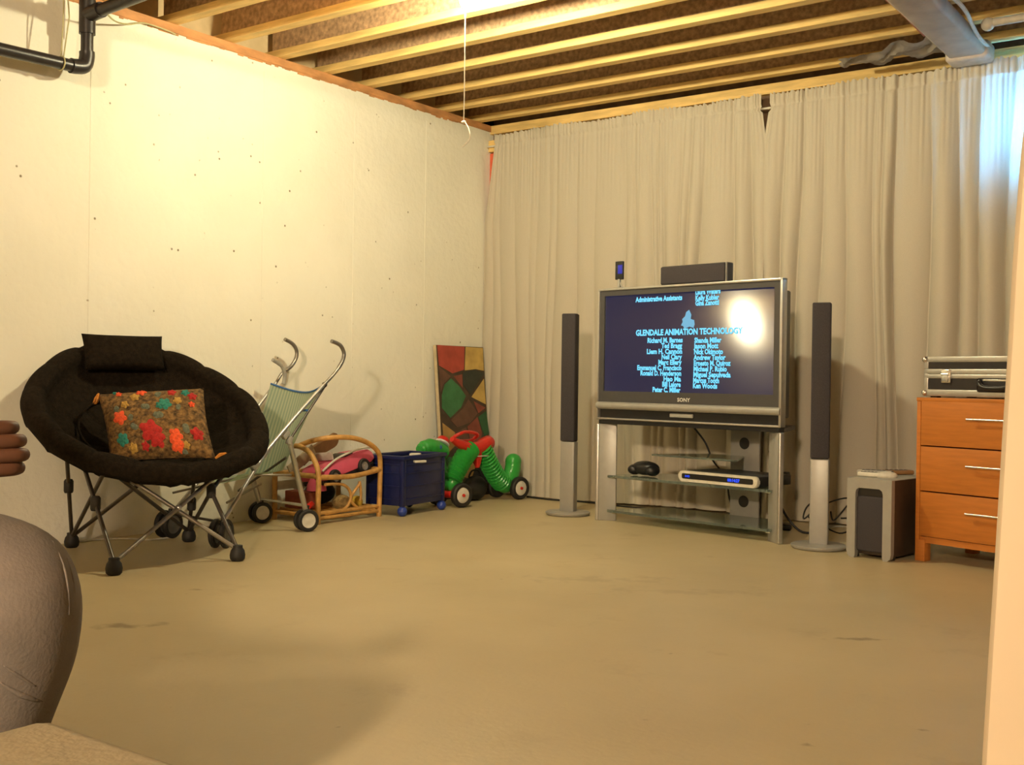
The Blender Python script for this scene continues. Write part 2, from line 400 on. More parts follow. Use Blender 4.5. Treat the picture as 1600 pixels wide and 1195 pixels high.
# ------------------------------------------------------------------ curtains
def curtain(x0, x1, gap_side, seed, label):
    rnd = random.Random(seed)
    ROD = 2.245; TOP = 2.315; BOT = .012
    nx = int((x1 - x0) / .0045); zs = [BOT, BOT + .03, BOT + .09, BOT + .095] + [BOT + .095 + (ROD - .03 - BOT - .095) * (k / 34) ** .85 for k in range(1, 35)] + [ROD - .018, ROD - .006, ROD, ROD + .006, ROD + .018, ROD + .03, ROD + .045, TOP - .006, TOP]
    # fold phase
    xs = [x0]; ph = [0.]; am = []
    while xs[-1] < x1: xs.append(xs[-1] + rnd.choice((.045, .06, .08, .10, .13, .17)) * rnd.uniform(.85, 1.15)); ph.append(ph[-1] + PI)
    am = [rnd.uniform(.35, 1.0) for _ in xs]; sl = [rnd.uniform(-.05, .05) for _ in xs]
    gx = [x0]; 
    while gx[-1] < x1: gx.append(gx[-1] + rnd.uniform(.016, .04))
    ga = [rnd.uniform(.3, 1) for _ in gx]; gt = [rnd.uniform(-1, 1) for _ in gx]
    def find(L, x):
        lo = 0; hi = len(L) - 1
        while hi - lo > 1:
            m = (lo + hi) // 2
            if L[m] <= x: lo = m
            else: hi = m
        return lo
    bm = BM(); rows = []
    for z in zs:
        row = []; hf = max(0, min(1, (ROD - z) / 2.2)); top = max(0, 1 - max(0, ROD - z) / .55)
        for i in range(nx + 1):
            x = x0 + (x1 - x0) * i / nx
            xq = x + .035 * math.sin(x * 7 + seed) * hf + .012 * math.sin(z * 3 + x * 11)
            k = find(xs, min(max(xq, x0), x1 - 1e-6)); t = (xq - xs[k]) / (xs[k + 1] - xs[k]) if k + 1 < len(xs) else 0
            t = min(max(t, 0), 1)
            base = .014 + .044 * min(1, max(0, (x - .15) / 1.5)) + .020 * min(1, max(0, (x - 1.6) / 1.0))
            f = math.sin(PI * t) ** .62 * am[k]
            yy = -f * base * (.35 + .65 * min(1, (ROD - z + .1) / .9) if z < ROD else .35)
            k2 = find(gx, min(x, x1 - 1e-6)); t2 = (x - gx[k2]) / (gx[min(k2 + 1, len(gx) - 1)] - gx[k2] + 1e-9); t2 = min(max(t2, 0), 1)
            g = math.sin(PI * t2) ** .8 * ga[k2]
            yy -= g * .012 * top * (1.7 if z > ROD + .01 else 1)
            if abs(z - ROD) < .012: yy *= .8
            zz = z
            if z > ROD + .02: zz = z + (g * .014 + .006 * math.sin(x * 9 + seed) - .007) * (z - ROD) / .07
            xx = x + (.006 * gt[k2] * math.sin(PI * t2) if z > ROD else 0)
            # opening between the two panels just under the rod
            if gap_side == 'R': e = (x1 - x); s = 1
            else: e = (x - x0); s = -1
            if gap_side and e < .12:
                pull = (.026 if z > ROD - .02 else .030 * max(0, 1 - (ROD - .02 - z) / .2) - .016)
                xx -= s * pull * (1 - e / .12)
            if gap_side == 'R' and x - x0 < .15: xx += .080 * (1 - (x - x0) / .15) * max(0, 1 - max(0, ROD - z) / .5)
            zz += .008 * math.sin(x * 3.1 + seed) * (1 if z < .02 else 0)
            row.append(bm.verts.new((xx, -.089 + yy, zz)))
        rows.append(row)
    for A, B in zip(rows, rows[1:]):
        for i in range(nx): bm.faces.new((A[i], A[i + 1], B[i + 1], B[i]))
    t = thing('curtain', label, 'curtain', ((x0 + x1) / 2, -.085, 0), group=None)
    o = finish('curtain_panel', bm, M_curtain, t, world=True, angle=180)
    # stitched hem
    bm = BM(); rr = rows
    me = o.data
    n = nx + 1
    off = me.vertices
    vs = []
    for r in range(3):
        vs.append([bm.verts.new(off[r * n + i].co + Vector((0, -.004, 0))) for i in range(0, n, 2)])
    for A, B in zip(vs, vs[1:]):
        for i in range(len(A) - 1): bm.faces.new((A[i], A[i + 1], B[i + 1], B[i]))
    finish('hem', bm, M_curtain, t, angle=180)
    return t
GX = at(1197, 160, Y=-.1).x
curtain(.004, GX, 'R', 3, 'long cream curtain panel left of the gap, behind the television')
curtain(GX, 4.3, 'L', 11, 'long cream curtain panel right of the gap, glowing blue at its top')
rod = thing('curtain_rod', 'thin pale curtain rod seen in the gap between both curtain panels', 'curtain rod', (2.1, -.105, 2.245))
finish('rod', tube(BM(), [(.012, -.080, 2.245), (4.35, -.080, 2.245)], .006), M_white, rod, world=True)
for x in (.3, GX + .008, 3.0, 4.2):
    bm = BM(); box(bm, (x - .008, -.082, 2.238), (x + .008, 0, 2.252), .002); finish('bracket', bm, M_rim, rod, world=True)

# ------------------------------------------------------------------ lamps
def bulb_fixture(p, m, label, string=None):
    t = thing('ceiling_bulb', label, 'light', (p[0], p[1], JB))
    z = p[2]
    finish('light_bulb', lathe(BM(), [(0, z - .036), (.012, z - .034), (.024, z - .026), (.031, z - .012), (.032, z), (.028, z + .014), (.018, z + .03), (.0145, z + .042), (.0145, z + .05)], 20, Matrix.Translation((p[0], p[1], 0))), m, t, world=True)
    finish('socket', lathe(BM(), [(.018, z + .045), (.022, z + .048), (.024, z + .066), (.045, z + .078), (.05, JB), ], 24, Matrix.Translation((p[0], p[1], 0))), M_porc, t, world=True)
    if string:
        s = string
        # cord drops from the socket rim, runs down to a small knot and loop
        P = [(s.x, s.y, z + .075), (s.x, s.y, 2.1), (s.x + .001, s.y, 1.9), (s.x, s.y, s.z + .03)]
        cd_ = finish('pull_cord', tube(BM(), catmull(P, 4), .0022, 6), M_cordw, t, world=True)
        bm = BM(); ball(bm, (s.x, s.y, s.z + .022), .008, (1.3, 1, .8), 10, 8)
        q = [(s.x - .012, s.y, s.z + .024), (s.x + .004, s.y, s.z + .022), (s.x + .024, s.y, s.z - .005), (s.x + .034, s.y, s.z - .04), (s.x + .028, s.y, s.z - .058), (s.x + .018, s.y, s.z - .066), (s.x + .005, s.y, s.z - .074), (s.x - .006, s.y, s.z - .08)]
        tube(bm, catmull(q, 4), .003, 6)
        finish('cord_loop', bm, M_cordw, cd_, world=True)
    return t
st = at(724.5, 199, D=(Vector(LAMP1) - CAM).dot(FW))
bulb_fixture(LAMP1, M_bulb, 'bare glowing bulb on the ceiling joists with a long pull cord', st)
gl = thing('globe_light', 'round frosted globe light on the joists far behind the sofa', 'light', (LAMP2[0], LAMP2[1], JB))
finish('globe', ball(BM(), LAMP2, .14, u=32, v=20), M_bulb2, gl, world=True)
finish('mount', lathe(BM(), [(.05, LAMP2[2] + .128), (.07, LAMP2[2] + .135), (.07, JB)], 24, Matrix.Translation((LAMP2[0], LAMP2[1], 0))), M_porc, gl, world=True)

# ------------------------------------------------------------------ black drain pipe at the left wall
pt = thing('drain_pipe', 'black plastic drain pipe with an elbow high on the left wall', 'pipe', (.12, -3.06, 2.03))
py = -3.055; px_ = .12
finish('horizontal_run', tube(BM(), [(px_, -4.6, 1.995), (px_, py - .05, 2.035)], .026, 18), M_blackpipe, pt, world=True)
finish('elbow', tube(BM(), catmull([(px_, py - .075, 2.034), (px_, py - .05, 2.036), (px_, py - .012, 2.048), (px_, py, 2.085), (px_, py, 2.11)], 4), .032, 18), M_blackpipe, pt, world=True)
finish('riser', tube(BM(), [(px_, py, 2.09), (px_, py, 2.2)], .026, 18), M_blackpipe, pt, world=True)
bm = BM(); tube(bm, [(px_, py, 2.185), (px_, py, 2.36)], .034, 18); tube(bm, [(px_, py, 2.265), (px_ + .1, py, 2.272)], .033, 18)
finish('tee_fitting', bm, M_blackpipe, pt, world=True)
finish('branch_run', tube(BM(), [(px_ + .05, py, 2.268), (2.0, py - .02, 2.33)], .026, 18), M_blackpipe, pt, world=True)
for k, yy in enumerate((-3.175, -3.62)):
    h = thing('pipe_hanger', ['thin wire hanger looped round the black pipe nearest its elbow', 'thin wire hanger on the black pipe near the picture edge'][k], 'hanger', (px_, yy, 2.39))
    zc = 2.035 - (py - .05 - yy) * .026
    loop = [(px_ + .03 * math.cos(a), yy, zc + .03 * math.sin(a)) for a in [PI * .5 + 2 * PI * j / 14 for j in range(15)]]
    bm = BM(); tube(bm, loop, .003, 6); tube(bm, [(px_, yy, zc + .03), (px_ + .006, yy + .004, 2.2), (px_, yy + .01, JB)], .003, 6); tube(bm, [(px_ + .01, yy + .006, zc + .028), (px_ + .012, yy + .028, 2.23), (px_, yy + .02, JB)], .003, 6)
    finish('wire', bm, M_wire, h, world=True)
cb = [at(160, 12, X=.25), at(178, 32, X=.15), at(200, 38, X=.05), at(225, 36, X=.02), at(262, 48, X=.012), at(274, 54, X=.008)]
tag(finish('ceiling_cable', tube(BM(), catmull(cb, 5), .004, 6), M_wire), 'thin loose cable drooping across the top of the left wall beside the pipe', 'cable')

# ------------------------------------------------------------------ wrapped beam / duct at upper right
bt = thing('wrapped_beam', 'pale wrapped beam under the joists running toward the curtain, top right', 'beam', (3.05, -1.0, 2.30))
finish('beam_body', bx((2.93, -4.2, 2.315), (3.10, -.13, 2.388), .018, 3), M_duct, bt, world=True)
finish('beam_end', bx((2.915, -.26, 2.300), (3.115, -.115, 2.388), .02, 3), M_poly, bt, world=True)
def wob(P, a, k): return [(x + random.uniform(-a, a), y, z + random.uniform(-a, a)) for x, y, z in P]
red_c = [(2.895, y, 2.372 - .012 * abs(math.sin(y * 3))) for y in [-.55 - .25 * i for i in range(10)]]
tag(finish('red_cable', tube(BM(), catmull(wob(red_c, .008, 1), 4), .007, 8), mat('red_cable', (.35, .07, .05), .5)), 'reddish cable running along the left side of the wrapped beam', 'cable')
wc = [(3.125 + .02 * math.sin(y * 5), y, 2.362 - .01 * abs(math.sin(y * 4))) for y in [-.2 - .2 * i for i in range(14)]]
tag(finish('white_cable', tube(BM(), catmull(wc, 4), .009, 8), M_cordw), 'white cable running along the right side of the wrapped beam', 'cable')
# crumpled plastic sheet stapled to the joists
a0 = [(1360, 62), (1440, 52), (1480, 62), (1500, 80)]; 
bm = BM(); nxs, nys = 26, 10; g = []
for j in range(nys + 1):
    row = []
    for i in range(nxs + 1):
        u = i / nxs; v = j / nys
        ty = -.24 - .30 * (1 - v) * (.35 + .65 * u ** 1.2); x = 2.42 + .50 * u + .02 * math.sin(v * 7)
        z = 2.372 - .022 * math.sin(u * 9 + v * 5) ** 2 - .02 * math.sin(PI * v) * u + random.uniform(-.004, .004)
        row.append(bm.verts.new((x, ty - .04 * math.sin(u * 13), z)))
    g.append(row)
for A, B in zip(g, g[1:]):
    for i in range(nxs): bm.faces.new((A[i], A[i + 1], B[i + 1], B[i]))
bmesh.ops.solidify(bm, geom=bm.faces[:], thickness=.002)
tag(finish('plastic_sheet', bm, M_poly), 'crumpled clear plastic sheet stapled under the joists beside the beam', 'plastic sheet')
vt = thing('vent_pipe', 'white plastic pipe with end cap under the joists right of the beam', 'pipe', (3.2, -.55, 2.355))
finish('pipe_run', tube(BM(), [(3.19, -.56, 2.362), (5.2, -.56, 2.362)], .018, 14), M_white, vt, world=True)
finish('pipe_cap', ball(BM(), (3.18, -.56, 2.358), .03), M_white, vt, world=True)

# ------------------------------------------------------------------ television stand and television
TVO = Vector((1.862, -.885, 0)); TVR = -.167
sd = thing('tv_stand', 'silver and glass television stand with open shelves under the large television', 'tv stand', TVO, TVR)
HW = .552
for s in (-1, 1):
    th = math.radians(30)
    ex, ey = s * HW, 0
    dx, dy = -s * math.cos(th), math.sin(th)
    bm = BM()
    M = Matrix.Translation((ex, ey, 0)) @ Matrix.Rotation(math.atan2(dy, dx), 4, 'Z')
    box(bm, (0, -.008, 0), (.10, .008, .512), .003, 2, M)
    leg = finish('side_panel', bm, M_silver, sd)
    finish('front_edge', bx((-.010, -.012, 0), (.008, .012, .512), .005, 3, M), M_alu, leg)
    # rear leg
def shelf(z, x0, x1, y0, y1, t, m, nm):
    c = .05
    poly = [(x0 + .015, y0), (x1 - .015, y0), (x1, y0 + .02), (x1 - .15, y1), (x0 + .15, y1), (x0, y0 + .02)]
    return finish(nm, prism(BM(), poly, t, Matrix.Translation((0, 0, z)), .0015), m, sd)
shelf(.512, -.56, .56, -.005, .36, .020, M_black, 'top_shelf')
shelf(.230, -.50, .50, .0, .34, .013, M_glass, 'glass_shelf')
shelf(.048, -.50, .50, .0, .34, .013, M_glass, 'glass_shelf')
shelf(.358, -.24, .28, .04, .34, .008, M_glass, 'small_glass_shelf')
bm = BM(); box(bm, (.045, .345, .0), (.215, .36, .512), .003); cc = finish('back_column', bm, M_silver, sd)
for z in (.135, .43):
    finish('cable_hole', lathe(BM(), [(0, 0), (.026, 0), (.03, .003), (.026, .004)], 20, frame_to((.13, .3445, z), (0, -1, 0))), M_black, cc)
for s in (-1, 1): 
    for z in (.228, .042): finish('shelf_peg', bx((s * .47 - .012, .03, z - .004), (s * .47 + .012, .05, z + .006), .002), M_steel, sd)

tv = thing('television', 'large dark grey widescreen television showing film credits on its lit screen', 'television', TVO + Vector((0, 0, .534)), TVR)
z0, z1 = .0, .688; W = .557
bm = BM(); prism(bm, [(-.53, 0), (.53, 0), (.50, .12), (.30, .33), (-.30, .33), (-.50, .12)], .60, Matrix.Translation((0, .03, .04)), .004)
finish('rear_housing', bm, M_black, tv)
bm = BM()
for lo, hi in (((-W, -.012, z1 - .012), (W, .030, z1)), ((-W, -.012, 0), (-W + .010, .030, z1)), ((W - .014, -.012, 0), (W, .030, z1)), ((-W, -.012, 0), (W, .030, .010))):
    box(bm, lo, hi, .003)
finish('silver_surround', bm, M_alu, tv)
bm = BM()
zs0, zs1 = .150, .648; xs0, xs1 = -W + .040, W - .048
for lo, hi in (((-W + .01, -.004, zs1), (W - .014, .04, z1 - .012)), ((-W + .01, -.004, .09), (W - .014, .04, zs0)), ((-W + .01, -.004, zs0), (xs0, .04, zs1)), ((xs1, -.004, zs0), (W - .014, .04, zs1))):
    box(bm, lo, hi)
finish('bezel', bm, M_dkgrey, tv, smooth=False)
bm = BM(); tube(bm, [(-W + .003, -.004, .0745), (W - .003, -.004, .0745)], .0195, 20); bar = finish('speaker_bar', bm, M_silver, tv)
finish('lower_panel', bx((-W + .010, .008, .010), (W - .014, .045, .092)), M_black, tv)
finish('badge_plate', bx((-.085, -.002, .026), (.055, .012, .046), .004), M_greyplastic, tv)
# screen: backlit dark blue behind a slightly glossy front sheet, its normal set to place the glint
m = bpy.data.materials.new('tv_screen'); m.use_nodes = True; nt = m.node_tree; b = nt.nodes['Principled BSDF']
b.inputs['Base Color'].default_value = (.010, .010, .014, 1); b.inputs['Roughness'].default_value = .135; b.inputs['Specular IOR Level'].default_value = .35
tc = nt.nodes.new('ShaderNodeTexCoord'); n_ = nt.nodes.new('ShaderNodeTexNoise'); n_.inputs['Scale'].default_value = 2.5; nt.links.new(tc.outputs['Object'], n_.inputs['Vector'])
rm = nt.nodes.new('ShaderNodeValToRGB'); rm.color_ramp.elements[0].color = (.012, .016, .06, 1); rm.color_ramp.elements[1].color = (.026, .026, .058, 1)
nt.links.new(n_.outputs[0], rm.inputs[0]); nt.links.new(rm.outputs[0], b.inputs['Emission Color']); b.inputs['Emission Strength'].default_value = .85
nn = nt.nodes.new('ShaderNodeCombineXYZ')
P = at(1154, 490, Y=-1.0); hv = ((CAM - P).normalized() + (Vector(LAMP1) - P).normalized()).normalized()
for i in range(3): nn.inputs[i].default_value = hv[i]
# fixed normal halfway between camera and bulb places the glint, imitating rear-projection facets
nt.links.new(nn.outputs[0], b.inputs['Normal'])
scr = finish('screen', bx((xs0, .004, zs0), (xs1, .012, zs1)), m, tv, smooth=False)
M_txt = mat('credit_glow', (.0, .0, .0), .5, emit=(.16, .66, .95), es=1.25)
M_txt2 = mat('emblem_glow', (.0, .0, .0), .5, emit=(.2, .55, .8), es=.85)
def scr_uv(px, py):
    """point on the screen face in stand coordinates from a photo position"""
    n = Vector((math.sin(TVR), -math.cos(TVR), 0)); P0 = TVO + n * 0.0; d = ray(px, py)
    n = Vector((math.sin(TVR) * -1 * -1, -math.cos(TVR), 0))
    t = (P0 - CAM).dot(n) / d.dot(n); q = CAM + d * t
    q = Matrix.Rotation(-TVR, 3, 'Z') @ (q - TVO); return q.x, q.z - .534
def scr_text(body, xl, xr, ybase, size, m=M_txt, bold=.0016):
    a = scr_uv(xl, ybase); b_ = scr_uv(xr, ybase); mid = (a[1] + b_[1]) / 2
    M = Matrix.Translation((a[0], .0022, mid)) @ Matrix.Rotation(PI / 2, 4, 'X')
    o = text_mesh(body, size, m, scr, M, width=b_[0] - a[0], bold=bold)
    return o
SZ = .0345
scr_text('Administrative Assistants', 993, 1066, 470, SZ)
for t_, xl, xr, y in (('Laura Waters', 1086, 1125, 459), ('Kelly Kubler', 1086, 1123, 468.5), ('Gina Zanotti', 1086, 1123, 476.5)): scr_text(t_, xl, xr, y, SZ)
scr_text('GLENDALE ANIMATION TECHNOLOGY', 993, 1160, 522.5, .041, bold=.0018)
for t_, xl, y in (('Richard M. Barnes', 1011, 535), ('Ted Bragg', 1033, 543.5), ('Liem H. Cannon', 1010, 552.5), ('Neil Clary', 1033, 561), ('Marc Ellery', 1028, 569.5), ('Emmanuel C. Francisco', 995, 578), ('Ronald D. Henderson', 1000, 586.5), ('Hao Ma', 1036, 595.5), ('Bill Lalore', 1034, 604), ('Peter C. Miller', 1019, 612.5)):
    scr_text(t_, xl, 1066 - (y - 535) * .045, y, SZ)
for t_, xr, y in (('Shanda Miller', 1127, 535), ('Jason Mott', 1123, 544), ('Nick Okimoto', 1129, 553), ('Andrew Taylor', 1134, 562), ('Ernesto M. Quiroz', 1141, 571), ('Michael P. Rubio', 1135, 580), ('Miguel Sepulveda', 1141, 589), ('Marcus Tooth', 1123, 598), ('Ken Woods', 1120, 606.5)):
    scr_text(t_, 1084.5 - (y - 535) * .035, xr, y, SZ)
# small cyan emblem above the heading (plain generic shape)
ex, ez = scr_uv(1074, 508); k_ = .00345
poly = [(-12, 0), (-9, 5), (-10, 9), (-5, 13), (-3, 19), (2, 22), (6, 15), (5, 9), (11, 7), (12, 1), (10, -4), (3, -2), (-6, -5), (-8, -1)]
finish('emblem', prism(BM(), [(x * k_, y * k_) for x, y in poly], .0006, Matrix.Translation((ex, .0036, ez)) @ Matrix.Rotation(PI / 2, 4, 'X')), M_txt2, scr, smooth=False)
a = scr_uv(1059, 627.5); b_ = scr_uv(1079, 627.5)
M_logo = mat('logo_silver', (.7, .7, .65), .4)
text_mesh('SONY', .026, M_logo, tv, Matrix.Translation((a[0], -.0048, (a[1] + b_[1]) / 2)) @ Matrix.Rotation(PI / 2, 4, 'X'), name='brand_lettering', width=b_[0] - a[0], bold=.0006)

# centre speaker on the television
def tvloc(px, py, dy=0):
    q = scr_uv(px, py); return q
cs0 = scr_uv(1026, 440)[0]; cs1 = scr_uv(1130, 440)[0]
cst = thing('center_speaker', 'long dark grey centre speaker lying on top of the television', 'speaker', TVO + Vector((0, 0, 1.222)), TVR)
finish('speaker_body', bx((cs0, .035, .003), (cs1, .085, .098), .006, 3), M_dkgrey, cst)
finish('speaker_grille', bx((cs0 + .004, .024, .006), (cs1 - .010, .037, .094), .006, 3), M_grille, cst)
finish('side_trim', bx((cs1 - .006, .026, .004), (cs1 - .0015, .04, .096), .002, 3), M_greyplastic, cst)
for x in (cs0 + .05, cs1 - .05): finish('rubber_foot', bx((x - .012, .04, 0), (x + .012, .08, .004)), M_rubber, cst)
# little screen on a dock
dk0 = scr_uv(961, 425)[0]
dk = thing('webcam', 'small black upright gadget with a blue lit face on the television corner', 'gadget', TVO + Vector((0, 0, 1.222)), TVR)
zb = scr_uv(961, 436)[1] - .688
finish('device', bx((dk0 - .026, .03, zb), (dk0 + .026, .045, zb + .096), .004, 3), M_black, dk)
M_bscr = mat('blue_lit_face', (0, 0, .02), .3, emit=(.03, .035, .45), es=.8)
ds = finish('lit_face', bx((dk0 - .006, .0285, zb + .030), (dk0 + .024, .0305, zb + .076), .001), M_bscr, dk)
bm = BM(); tube(bm, catmull([(dk0 - .002, .037, zb + .002), (dk0 + .004, .037, zb - .012), (dk0 + .022, .03, .012), (dk0 + .035, .03, .003)], 4), .0035, 8)
box(bm, (dk0 - .03, .02, 0), (dk0 + .03, .055, .005), .002); box(bm, (dk0 - .008, .03, .003), (dk0 + .006, .044, zb + .003), .002)
finish('stand', bm, M_greyplastic, dk)

# things on the stand shelves
def TV2W(x, y, z): return TVO + Matrix.Rotation(TVR, 3, 'Z') @ Vector((x, y, z))
pl = thing('disc_player', 'slim disc player with silver front and blue display on the middle glass shelf', 'disc player', TV2W(.20, .0, .2435), TVR - .03)
pw = .232
finish('player_body', bx((-pw + .01, .025, .004), (pw - .01, .30, .050), .003), M_black, pl)
finish('top_cover', bx((-pw + .012, .024, .050), (pw - .012, .298, .053), .001), M_dkgrey, pl)
fr = []
def rr(w, h, r, cx=0, cz=0, n=5):
    P = []
    for sx, sz, a0 in ((1, 1, 0), (-1, 1, 90), (-1, -1, 180), (1, -1, 270)):
        for k in range(n + 1):
            a = math.radians(a0 + 90 * k / n); P.append((cx + sx * (w - r) + r * math.cos(a), cz + sz * (h - r) + r * math.sin(a)))
    return P
MX = lambda x, y, z: Matrix.Translation((x, y, z)) @ Matrix.Rotation(PI / 2, 4, 'X')
finish('front_panel', prism(BM(), rr(pw, .0265, .02), .024, MX(0, .026, .0285), .004), M_white, pl)
dp = finish('display_window', prism(BM(), rr(pw - .022, .013, .008), .003, MX(0, .0035, .030)), M_black, pl)
M_blled = mat('blue_display', (0, 0, .05), .3, emit=(.02, .08, 1), es=1.6)
text_mesh('00:14:27', .020, M_blled, dp, MX(.065, .0002, .023), name='display_digits', bold=.0008)
text_mesh('DVD', .014, M_blled, dp, MX(-.19, .0002, .025), name='display_digits', bold=.0002)
for x in (-.17, .17): finish('rubber_foot', bx((x - .012, .05, 0), (x + .012, .08, .005)), M_rubber, pl)
gp = thing('game_pad', 'black lumpy game controller lying on the middle glass shelf', 'controller', TV2W(-.335, .13, .2435), TVR)
bm = BM(); ball(bm, (0, 0, .040), .085, (1, .62, .44)); finish('pad_body', bm, M_black, gp)
for s in (-1, 1):
    finish('grip', ball(BM(), (s * .058, -.015, .030), .040, (.9, 1.1, .7)), M_black, gp)
for x in (-.03, 0, .03): finish('button', ball(BM(), (x, -.02, .064), .011, (1, 1, .7), 10, 8), M_rubber, gp)
tag(finish('power_adapter', bx((0, 0, 0), (.05, .09, .03), .006, 3, Matrix.Translation(TV2W(.30, .42, .0)) @ Matrix.Rotation(.3, 4, 'Z')), M_black), 'black power adapter on the floor behind the television stand', 'adapter')
# cables behind the stand
def cable(name, pts, r, m, label): return tag(finish(name, tube(BM(), catmull(pts, 6), r, 8), m), label, 'cable')
cable('power_cable', [TV2W(-.20, .36, .50), TV2W(-.13, .37, .42), TV2W(-.08, .37, .33), TV2W(.0, .375, .24), TV2W(.03, .375, .12), TV2W(.10, .40, .012), TV2W(.3, .45, .008)], .005, M_cordb, 'black cable hanging slantwise behind the glass shelves of the stand')
cable('power_cable', [TV2W(.26, .37, .40), TV2W(.30, .37, .22), TV2W(.34, .38, .10), TV2W(.42, .40, .012), TV2W(.5, .42, .01)], .006, M_cordb, 'black cable dropping behind the right side of the glass stand')
cable('power_cable', [(.42, -.16, .006), (.62, -.19, .006), (.80, -.15, .006), (1.1, -.19, .006), (1.3, -.2, .006), (1.6, -.22, .006)], .005, M_cordb, 'black cable lying on the floor along the curtain hem left of stand')
cable('floor_cord', [at(105, 849, Z=.005), at(150, 843, Z=.005), at(200, 841.5, Z=.005), at(235, 843, Z=.005), at(270, 839, Z=.005)], .004, M_cordw, 'white cord on the floor under the dark folding chair')
for k in range(3):
    P = []; a0 = random.random() * 6
    for j in range(9):
        a = a0 + j * .9; P.append((2.53 + .05 * math.cos(a) + .02 * j - .1, -.62 + .10 * math.sin(a * 1.3), .008 + .04 * k + .10 * abs(math.sin(j * .6 + k)) * (k != 1)))
    cable('tangled_cable', P, .004, [M_cordb, M_greyplastic, M_cordb][k], ['black cable lying lowest in the tangle right of the television stand', 'grey cable in the tangle right of the television stand', 'black cable looping highest in the tangle right of the television stand'][k])
cable('speaker_wire', [(2.70, -.78, .006), (2.74, -.85, .03), (2.79, -.70, .05), (2.72, -.62, .02), (2.78, -.55, .01)], .005, mat('red_wire', (.3, .05, .02), .5), 'red wire on the floor between right tower speaker and subwoofer')
cable('speaker_wire', [(2.69, -.92, .006), (2.73, -.97, .012), (2.76, -.93, .02), (2.75, -.85, .01), (2.80, -.8, .008)], .006, M_white, 'white wire on the floor beside the subwoofer')
tag(finish('wall_outlet_plug', bx((-.018, -.03, -.022), (.018, .03, .022), .006, 3, Matrix.Translation(at(1226, 744, Y=-.45))), M_black), 'black plug block hanging by the curtain right of the stand', 'plug')

# ------------------------------------------------------------------ tower speakers
def tower(px, py, az, label):
    c = at(px, py, Z=0)
    t = thing('tower_speaker', label, 'speaker', c, az, 'slim tower speakers flanking the television')
    finish('base_plate', lathe(BM(), [(.110, 0), (.118, .004), (.122, .010), (.122, .016), (.116, .020), (.03, .022)], 48), M_silver, t)
    finish('column', bx((-.041, -.022, .018), (.041, .035, .402), .006, 3), M_silver, t)
    finish('grille', bx((-.041, -.028, .404), (.041, .022, 1.102), .007, 3), M_grille, t)
    finish('rear_housing', bx((-.037, .020, .402), (.037, .042, 1.100), .006, 3), M_dkgrey, t)
    return t
tower(887, 804, math.radians(10), 'slim grey tower speaker on a round base left of the television')
tower(1279, 856.5, math.radians(17), 'slim grey tower speaker on a round base right of the television')

# ------------------------------------------------------------------ subwoofer
sa = at(1322, 869, Z=0); sb = at(1391.5, 878.5, Z=0); sdv = sb - sa; srz = math.atan2(sdv.y, sdv.x); sw = sdv.length
sub = thing('subwoofer', 'boxy subwoofer with silver arch front beside the orange chest', 'subwoofer', sa, srz)
H = .339
bm = BM(); T = .039
outer = [(0, .03), (.004, .012), (.014, 0), (T, 0)]
poly = [(.018, .0), (.004, .010), (0, .03), (0, H), (sw, H), (sw, .03), (sw - .004, .010), (sw - .018, 0), (sw - T + .004, 0), (sw - T, .012), (sw - T, H - .062), (sw - T - .004, H - .048), (sw - T - .016, H - .040), (T + .016, H - .040), (T + .004, H - .048), (T, H - .062), (T, .012), (T - .004, 0)]
# arch as quads strip so the front is a clean inverted U
finish('arch_front', prism(BM(), poly, .028, Matrix.Translation((0, .028, 0)) @ Matrix.Rotation(PI / 2, 4, 'X'), 0), M_silver, sub, smooth=False)
finish('cabinet', bx((.002, .028, .016), (sw - .002, .34, H - .002), .003), mat('dark_wood_cabinet', (.035, .022, .014), .5), sub)
finish('top_panel', bx((.0, .028, H - .002), (sw, .34, H + .001), .001), M_greyplastic, sub)
finish('grille', bx((T, .010, .03), (sw - T, .030, H - .075), .008, 3), M_grille, sub)
finish('port_recess', bx((T - .002, .022, H - .078), (sw - T + .002, .0285, H - .036)), M_black, sub)
for x in (.02, sw - .02):
    for y in (.05, .31): finish('foot', lathe(BM(), [(.012, 0), (.014, .016)], 12, Matrix.Translation((x, y, 0))), M_rubber, sub)
def remote(px0, py0, L, Wd, rz, m, name, label, cat, z0=None, curved=False):
    c = at(px0, py0, Z=H + .002 if z0 is None else z0)
    t = thing(name, label, cat, c, rz)
    finish('shell', bx((-L / 2, -Wd / 2, 0), (L / 2, Wd / 2, .020), .007, 3), m, t)
    finish('keypad', bx((-L * .36, -Wd * .3, .0195), (L * .3, Wd * .3, .022), .001), M_dkgrey, t)
    for i in range(4): finish('button', lathe(BM(), [(.004, .0), (.004, .0015), (0, .002)], 8, Matrix.Translation((-L * .28 + i * L * .16, 0, .0215))), M_white, t)
remote(1367, 741.5, .15, .045, srz + .30, M_greyplastic, 'remote_control', 'grey remote control lying at the back on the subwoofer', 'remote')
remote(1359, 744.5, .10, .04, srz + .15, M_white, 'remote_control', 'pale remote control at the left front on the subwoofer', 'remote')
t = thing('computer_mouse', 'pale rounded mouse lying on the right of the subwoofer top', 'mouse', at(1386, 746, Z=H + .002), srz + .7)
finish('mouse_shell', ball(BM(), (0, 0, .008), .045, (1, .6, .42)), M_white, t); finish('mouse_wheel', lathe(BM(), [(.005, -.003), (.005, .003)], 10, frame_to((.022, 0, .024), (0, 1, 0))), M_dkgrey, t)
remote(1402, 741, .14, .045, srz + .9, M_woodbrown, 'remote_control', 'brown remote control at the right back edge of the subwoofer', 'remote')

